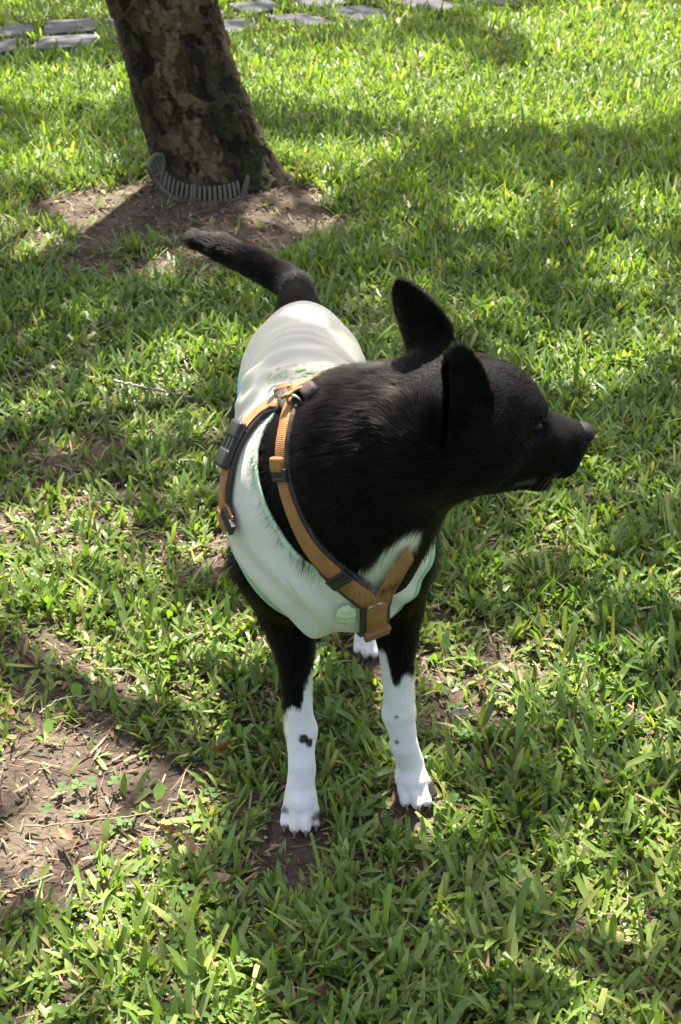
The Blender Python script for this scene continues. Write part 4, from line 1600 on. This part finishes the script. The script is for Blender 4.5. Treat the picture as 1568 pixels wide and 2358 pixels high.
# the near end curls up beside the trunk: an oval of rim with bars across
yc = float(P[0][1]) - 0.01
oval = [(373, 357), (358, 357), (347, 371), (343, 388), (350, 406), (361, 402), (373, 389), (377, 372), (373, 357)]
Po, _ = smooth_path([at_y(a, b_, yc + 0.0012 * (a - 350)) for a, b_ in oval], 40)
v, f = tube(Po, [0.0052] * 40, 8)
tag(mesh_np('curled_end', v, f, M_GUARD, guard), 'oval rim of the curled up end of the guard')
for (a, b_), (c, d) in (((349, 372), (356, 401)), ((355, 362), (364, 398)), ((363, 358), (371, 388))):
    p0, p1 = at_y(a, b_, yc + 0.0012 * (a - 350)), at_y(c, d, yc + 0.0012 * (c - 350))
    v, f = tube([p0, (p0 + p1) / 2, p1], [0.0042] * 3, 8)
    mesh_np('rib', v, f, M_GUARD, guard)


# ------------------------------------------------------------------ the lawn
rng = np.random.default_rng(23)
def blades(n, x, y, length, width, az, lean0, bend, rows, cols, tipw, col_root, col_tip, z0, taper_root=0.55, twist=None):
    """a batch of grass blades; returns vertices, quads and colours"""
    s = np.linspace(0, 1, rows)
    ang = lean0[:, None] + bend[:, None] * s[None, :]           # angle from vertical along the blade
    seg = length[:, None] / (rows - 1)
    dr = np.sin(ang) * seg
    dz = np.cos(ang) * seg
    r_ = np.concatenate([np.zeros((n, 1)), np.cumsum(dr[:, :-1], 1)], 1)
    zz_ = np.concatenate([np.zeros((n, 1)), np.cumsum(dz[:, :-1], 1)], 1)
    wprof = np.where(s < 0.6, taper_root + (1 - taper_root) * np.sin(np.clip(s / 0.6, 0, 1) * math.pi / 2), 1.0)[None, :] * np.ones((n, 1))
    tp = np.clip((s - 0.6) / 0.4, 0, 1)[None, :]
    wprof = wprof * (1 - (1 - tipw[:, None]) * tp ** 1.6)
    ca, sa = np.cos(az)[:, None], np.sin(az)[:, None]
    cx_ = x[:, None] + ca * r_
    cy_ = y[:, None] + sa * r_
    cz_ = z0[:, None] + zz_
    if twist is None:
        twist = np.zeros(n)
    tw = twist[:, None] * s[None, :]
    wx, wy = -sa * np.cos(tw), ca * np.cos(tw)
    wz = np.sin(tw)
    half = width[:, None] * wprof / 2
    out = []
    for c in range(cols):
        o = -1 + 2 * c / (cols - 1)
        fold_ = (0.32 * half if (cols == 3 and c == 1) else 0)
        out.append(np.stack([cx_ + wx * half * o + ca * np.cos(ang) * fold_, cy_ + wy * half * o + sa * np.cos(ang) * fold_, cz_ + wz * half * o - np.sin(ang) * fold_], -1))
    V = np.stack(out, 2)                                        # n, rows, cols, 3
    idx = np.arange(rows * cols).reshape(rows, cols)
    q = np.stack([idx[:-1, :-1], idx[:-1, 1:], idx[1:, 1:], idx[1:, :-1]], -1).reshape(-1, 4)
    Q = (np.arange(n) * rows * cols)[:, None, None] + q[None]
    sc = s[None, :, None, None] ** 0.7
    C = col_root[:, None, None, :] * (1 - sc) + col_tip[:, None, None, :] * sc
    C = np.broadcast_to(C, (n, rows, cols, 3))
    return V.reshape(-1, 3), Q.reshape(-1, 4), C.reshape(-1, 3)


def scatter(n_try, x0, x1, y0, y1):
    return rng.uniform(x0, x1, n_try), rng.uniform(y0, y1, n_try)


paw_c = np.array([p[0][:2] for p in PAWS])


def lawn(n_tuft, x0, x1, y0, y1, per, rows, cols, lenr, widr, far):
    x, y = scatter(n_tuft, x0, x1, y0, y1)
    am = grass_amount(x, y)
    keep = rng.random(n_tuft) < np.clip(am, 0.015, 1)
    keep &= ~in_stone(x, y)
    keep &= np.hypot(x - TB[0], y - TB[1]) > 0.20
    for c in paw_c:
        keep &= np.hypot((x - c[0]) / 1.0, (y - c[1] + 0.022) / 1.25) > 0.044
    x, y, am = x[keep], y[keep], am[keep]
    nb = rng.integers(per[0], per[1] + 1, len(x))
    ti = np.repeat(np.arange(len(x)), nb)
    n = len(ti)
    size = rng.uniform(0.75, 1.25, len(x)) * (0.72 + 0.35 * np.clip(am, 0, 1))
    taz = rng.uniform(0, math.tau, len(x))
    az = taz[ti] + rng.normal(0, 1.0, n)
    xx = x[ti] + rng.normal(0, 0.006, n)
    yy = y[ti] + rng.normal(0, 0.006, n)
    L = rng.uniform(*lenr, n) * size[ti] * np.where(rng.random(n) < 0.12, 1.45, 1.0)
    Wd = rng.uniform(*widr, n) * (0.8 + 0.3 * size[ti])
    dead = rng.random(n) < 0.05
    Wd = np.where(dead, Wd * 0.6, Wd)
    lean0 = np.abs(rng.normal(0.50, 0.32, n))
    bend = rng.uniform(0.1, 1.1, n)
    flat = rng.random(n) < 0.34
    lean0 = np.where(flat, rng.uniform(0.9, 1.35, n), lean0)
    bend = np.where(flat, rng.uniform(-0.2, 0.35, n), bend)
    tipw = np.where(rng.random(n) < 0.38, rng.uniform(0.55, 0.85, n), rng.uniform(0.06, 0.25, n))      # many tips are mown off
    hue = fbm(np.stack([xx, yy], -1), 2.2, 9, 2) + rng.normal(0, 0.20, n)
    deep, mid, pale = np.array((0.082, 0.152, 0.028)), np.array((0.170, 0.252, 0.045)), np.array((0.32, 0.36, 0.10))
    t1 = np.clip(hue * 1.5 - 0.25 + 0.25 * far, 0, 1)[:, None]
    ct = deep * (1 - t1) + mid * t1
    py_ = (rng.random(n) < 0.12)[:, None]
    ct = np.where(py_, pale * rng.uniform(0.7, 1.1, (n, 1)), ct)
    ct = ct * rng.uniform(0.75, 1.25, (n, 1))
    ct = np.where(dead[:, None], np.array((0.30, 0.24, 0.12)) * rng.uniform(0.6, 1.2, (n, 1)), ct)
    cr = ct * 0.6 + np.array((0.30, 0.27, 0.11)) * rng.uniform(0.15, 0.6, (n, 1))
    z0 = ground_z(xx, yy) - 0.003
    return blades(n, xx, yy, L, Wd, az, lean0, bend, rows, cols, tipw, cr, ct, z0, twist=rng.normal(0, 0.35, n))


batches = [lawn(22500, -0.72, 0.72, 0.95, 2.15, (2, 6), 4, 3, (0.012, 0.046), (0.0032, 0.0082), 0.0),
           lawn(1500, -0.72, 0.72, 0.95, 2.15, (2, 4), 5, 3, (0.040, 0.062), (0.0065, 0.0105), 0.0),
           lawn(19000, -0.95, 0.95, 2.15, 3.3, (3, 5), 4, 2, (0.016, 0.048), (0.0035, 0.0085), 0.2),
           lawn(21000, -1.30, 1.30, 3.3, 5.0, (3, 5), 3, 2, (0.024, 0.056), (0.0042, 0.0085), 0.5),
           lawn(19000, -1.75, 1.75, 5.0, 7.0, (3, 5), 3, 2, (0.028, 0.056), (0.0050, 0.0095), 0.6),
           lawn(4500, -3.0, -1.75, 5.0, 8.2, (3, 4), 3, 2, (0.03, 0.06), (0.007, 0.012), 0.6), lawn(4500, 1.75, 3.0, 5.0, 8.2, (3, 4), 3, 2, (0.03, 0.06), (0.007, 0.012), 0.6), lawn(5000, -1.75, 1.75, 7.0, 8.2, (3, 4), 3, 2, (0.03, 0.06), (0.007, 0.012), 0.6),
           lawn(4800, -2.4, -0.9, 0.9, 5.0, (3, 5), 3, 2, (0.028, 0.055), (0.006, 0.010), 0.3), lawn(4800, 0.9, 2.4, 0.9, 5.0, (3, 5), 3, 2, (0.028, 0.055), (0.006, 0.010), 0.3)]
V = np.concatenate([b_[0] for b_ in batches])
off = np.cumsum([0] + [len(b_[0]) for b_ in batches])
Q = np.concatenate([b_[1] + off[i] for i, b_ in enumerate(batches)])
C = np.concatenate([b_[2] for b_ in batches])
tag(mesh_np('grass', V, Q, M_GRASS, color=C), 'broad-bladed green lawn grass, patchy and mown', 'grass', kind='stuff')

# dry blades and thatch lying on the soil
n = 80000
x, y = scatter(n, -1.0, 1.0, 0.95, 4.6)
kp = (rng.random(n) < np.where(y < 2.6, 1.0, np.where(grass_amount(x, y) < 0.5, 1.0, 0.45))) & ~in_stone(x, y)
x, y = x[kp], y[kp]
n = len(x)
tan = np.array((0.23, 0.165, 0.095)) * rng.gamma(1.6, 0.40, (n, 1)).clip(0.12, 2.0) * np.array([1, 1, 1]) + rng.normal(0, 0.012, (n, 3))
tan = np.clip(tan, 0.02, 0.6)
Vd, Qd, Cd = blades(n, x, y, rng.gamma(2.0, 0.0075, n).clip(0.004, 0.05), rng.gamma(2.0, 0.0010, n).clip(0.0005, 0.006), rng.uniform(0, math.tau, n), rng.uniform(1.25, 1.62, n), rng.normal(0, 0.25, n), 3, 2,
                    rng.uniform(0.1, 0.9, n), tan, tan, ground_z(x, y) + rng.uniform(0.001, 0.007, n), twist=rng.normal(0, 0.6, n))
tag(mesh_np('dry_grass', Vd, Qd, M_DRY, color=Cd), 'pale dry grass blades and thatch strewn on the soil', 'dry grass', kind='stuff')

# soil crumbs
n = 9000
x, y = scatter(n, -1.0, 1.0, 0.95, 4.6)
kp = rng.random(n) < np.clip(1.15 - grass_amount(x, y), 0.05, 1)
x, y = x[kp], y[kp]
n = len(x)
octv = np.array([(1, 0, 0), (-1, 0, 0), (0, 1, 0), (0, -1, 0), (0, 0, 1), (0, 0, -1)], float)
octf = np.array([(0, 2, 4), (2, 1, 4), (1, 3, 4), (3, 0, 4), (2, 0, 5), (1, 2, 5), (3, 1, 5), (0, 3, 5)])
sz = rng.gamma(2.0, 0.0016, n).clip(0.001, 0.010)
cv = octv[None] * rng.uniform(0.6, 1.3, (n, 6, 1)) * sz[:, None, None] * np.array([1, 1, 0.7]) + np.stack([x, y, ground_z(x, y) + sz * 0.3], -1)[:, None]
cf = (np.arange(n) * 6)[:, None, None] + octf[None]
M_CRUMB = simple('crumbly_soil', (0.085, 0.062, 0.042), 0.95, 0.4, 60, 0.2)
tag(mesh_np('soil_crumbs', cv.reshape(-1, 3), cf.reshape(-1, 3), M_CRUMB, smooth=False), 'loose crumbs of brown soil between the grass', 'soil', kind='stuff')

# clover: three round leaflets on a stalk
n = 1500
x, y = scatter(n, -0.6, 0.7, 0.98, 2.1)
cl = fbm(np.stack([x, y], -1), 6.0, 201, 2)
kp = (cl > 0.57) & (rng.random(n) < 0.55)
for c in paw_c:
    kp &= np.hypot(x - c[0], y - c[1]) > 0.05
x, y = x[kp], y[kp]
CV, CF, CC = [], [], []
for i in range(len(x)):
    zt = float(ground_z(np.array([x[i]]), np.array([y[i]]))[0]) + random.uniform(0.008, 0.020)
    a0 = random.uniform(0, math.tau)
    c_ = np.array((0.075, 0.145, 0.035)) * random.uniform(0.6, 1.2)
    for k_ in range(3):
        a = a0 + k_ * math.tau / 3
        r_ = random.uniform(0.0040, 0.0062)
        b0 = len(CV)
        for (u_, w_) in ((0, 0), (0.7, 0.62), (1.5, 0.85), (1.95, 0.42), (1.78, 0), (1.95, -0.42), (1.5, -0.85), (0.7, -0.62)):
            CV.append((x[i] + (math.cos(a) * u_ - math.sin(a) * w_) * r_, y[i] + (math.sin(a) * u_ + math.cos(a) * w_) * r_, zt + 0.0009 * abs(w_) + 0.001 * u_))
            CC.append(c_)
        CF.append([b0 + j for j in range(8)])
oc = mesh_np('clover', CV, CF, M_DRY, color=np.array(CC), smooth=False)
tag(oc, 'small dark clover leaves among the grass', 'clover', kind='stuff')


# ------------------------------------------------------------------ single small things on the ground
def fallen_leaf(px, py, L_, W_, rot, col, curl, label, name='dry_leaf', group='dry leaves on the lawn'):
    p = at_z(px, py, 0.008)
    n_ = 9
    V, F, C_ = [], [], []
    for i in range(n_):
        s = i / (n_ - 1)
        w = W_ * math.sin(math.pi * min(1, s * 0.97 + 0.02)) ** 0.75
        for j in (-1, -0.5, 0, 0.5, 1):
            zc_ = 0.006 + curl * L_ * (abs(j) ** 1.5) * 0.35 + curl * L_ * 0.5 * (s - 0.45) ** 2 + 0.0015 * math.sin(9 * s + j * 3)
            lx, ly = (s - 0.5) * L_, j * w / 2 * (1 + 0.12 * math.sin(13 * s + 2 * j))
            V.append((lx * math.cos(rot) - ly * math.sin(rot), lx * math.sin(rot) + ly * math.cos(rot), zc_))
            v_ = 0.75 + 0.5 * random.random()
            C_.append(np.array(col) * (0.7 if j == 0 else v_))
    for i in range(n_ - 1):
        for j in range(4):
            F.append([i * 5 + j, (i + 1) * 5 + j, (i + 1) * 5 + j + 1, i * 5 + j + 1])
    o = mesh_np(name, V, F, M_DRY, color=np.array(C_))
    o.location = p
    tag(o, label, 'leaf', group)
    return o


br, tn2, gr, rd = (0.16, 0.095, 0.055), (0.30, 0.19, 0.11), (0.085, 0.08, 0.08), (0.22, 0.10, 0.06)
for a in ((500, 2035, .034, .018, 0.3, tn2, 0.25, 'broad tan dry leaf half hidden in grass before the dog'),
          (152, 1935, .036, .013, 2.2, tn2, 0.5, 'curled tan leaf at the edge of the bare soil patch'),
          (395, 1925, .030, .010, -0.3, br, 0.7, 'rolled brown leaf below the bare soil patch'),
          (440, 1965, .034, .011, 2.0, tn2, 0.6, 'tan leaf beside the rolled brown leaf'),
          (65, 2025, .024, .013, 1.1, gr, 0.6, 'dark grey leaf on the bare soil at the lawn edge'),
          (510, 1735, .026, .008, 0.6, rd, 0.8, 'reddish curled leaf left of the white forepaw'),
          (20, 1650, .030, .012, 2.4, tn2, 0.5, 'pale curled leaf in the straw at the lawn edge'),
          (1385, 1815, .024, .010, 0.4, tn2, 0.5, 'tan leaf in the grass right of the dark toed paw'),
          (1060, 1655, .030, .014, 0.1, gr, 0.4, 'grey leaf lying just right of the foreleg'),
          (1110, 1590, .028, .010, 1.2, br, 0.6, 'brown leaf in the thin grass under the muzzle'),
          (505, 1325, .030, .014, 0.5, br, 0.4, 'brown leaf on the soil beside the vest flank'),
          (330, 505, .036, .016, 0.2, rd, 0.4, 'orange brown leaf on the bare soil by the tree'),
          (735, 2310, .034, .011, 0.9, br, 0.9, 'rolled brown leaf deep in the thick lawn')):
    fallen_leaf(*a)


def twig(pts, r, label, mat):
    P, _ = smooth_path([at_z(*q) for q in pts], 24)
    P = P + np.stack([rng.normal(0, 0.0008, 24) for _ in range(3)], -1)
    v, f = tube(P, np.linspace(r, r * 0.55, 24), 7)
    c0 = P[0].copy()
    o = mesh_np('twig', v - c0, f, mat)
    o.location = c0
    tag(o, label, 'twig', 'twigs on the lawn')


M_TWIG = simple('pale_twig', (0.30, 0.26, 0.21), 0.8, 0.3, 90)
M_ROOT = simple('brown_runner', (0.24, 0.15, 0.09), 0.8, 0.3, 90)
twig([(262, 876, .030), (330, 892, .026), (390, 905, .020), (440, 912, .014)], 0.0030, 'long pale bare twig lying beside the vest flank', M_TWIG)
twig([(60, 1905, .006), (170, 1895, .008), (290, 1880, .008), (375, 1868, .006)], 0.0013, 'thin brown runner crossing the bare soil patch', M_ROOT)
twig([(340, 1952, .004), (365, 1910, .008), (385, 1870, .008), (392, 1850, .004)], 0.0011, 'short brown runner standing over the bare soil', M_ROOT)
twig([(90, 1640, .012), (140, 1610, .016), (190, 1602, .014)], 0.0014, 'dry straw stem beside a grass tuft on bare soil', M_TWIG)


def seedling(px, py, sc, rot, label):
    sc *= 0.72
    p = at_z(px, py, 0.002)
    V, F, C_ = [], [], []
    for k_ in range(3):
        a = rot + k_ * 2.1
        tip = 0.016 * sc * (1.25 if k_ == 0 else 0.8)
        lift_ = 0.020 * sc if k_ == 0 else 0.010 * sc
        b0 = len(V)
        for (u_, w_) in ((0, 0.03), (0.45, 0.03), (0.7, 0.38), (1.0, 0.5), (1.3, 0.36), (1.48, 0), (1.3, -0.36), (1.0, -0.5), (0.7, -0.38), (0.45, -0.03), (0, -0.03)):
            V.append(((math.cos(a) * u_ - math.sin(a) * w_) * tip, (math.sin(a) * u_ + math.cos(a) * w_) * tip, lift_ * u_ + 0.002))
            C_.append(np.array((0.16, 0.27, 0.05)) * (0.8 + 0.3 * random.random()))
        F.append([b0 + j for j in range(11)])
    o = mesh_np('seedling', V, F, M_GRASS, color=np.array(C_), smooth=False)
    o.location = p
    tag(o, label, 'seedling', 'broad leaved seedlings on bare soil')


seedling(355, 1865, 1.15, 1.2, 'small plantain seedling with one round leaf on the bare soil patch')
seedling(108, 1708, 1.0, 1.5, 'round leaved seedling beside a sunlit tuft at the lawn edge')
seedling(190, 1625, 1.1, 2.2, 'oval leaved seedling between two grass tufts on soil')
seedling(330, 1880, 0.8, 4.0, 'tiny two leaved seedling beside the plantain')
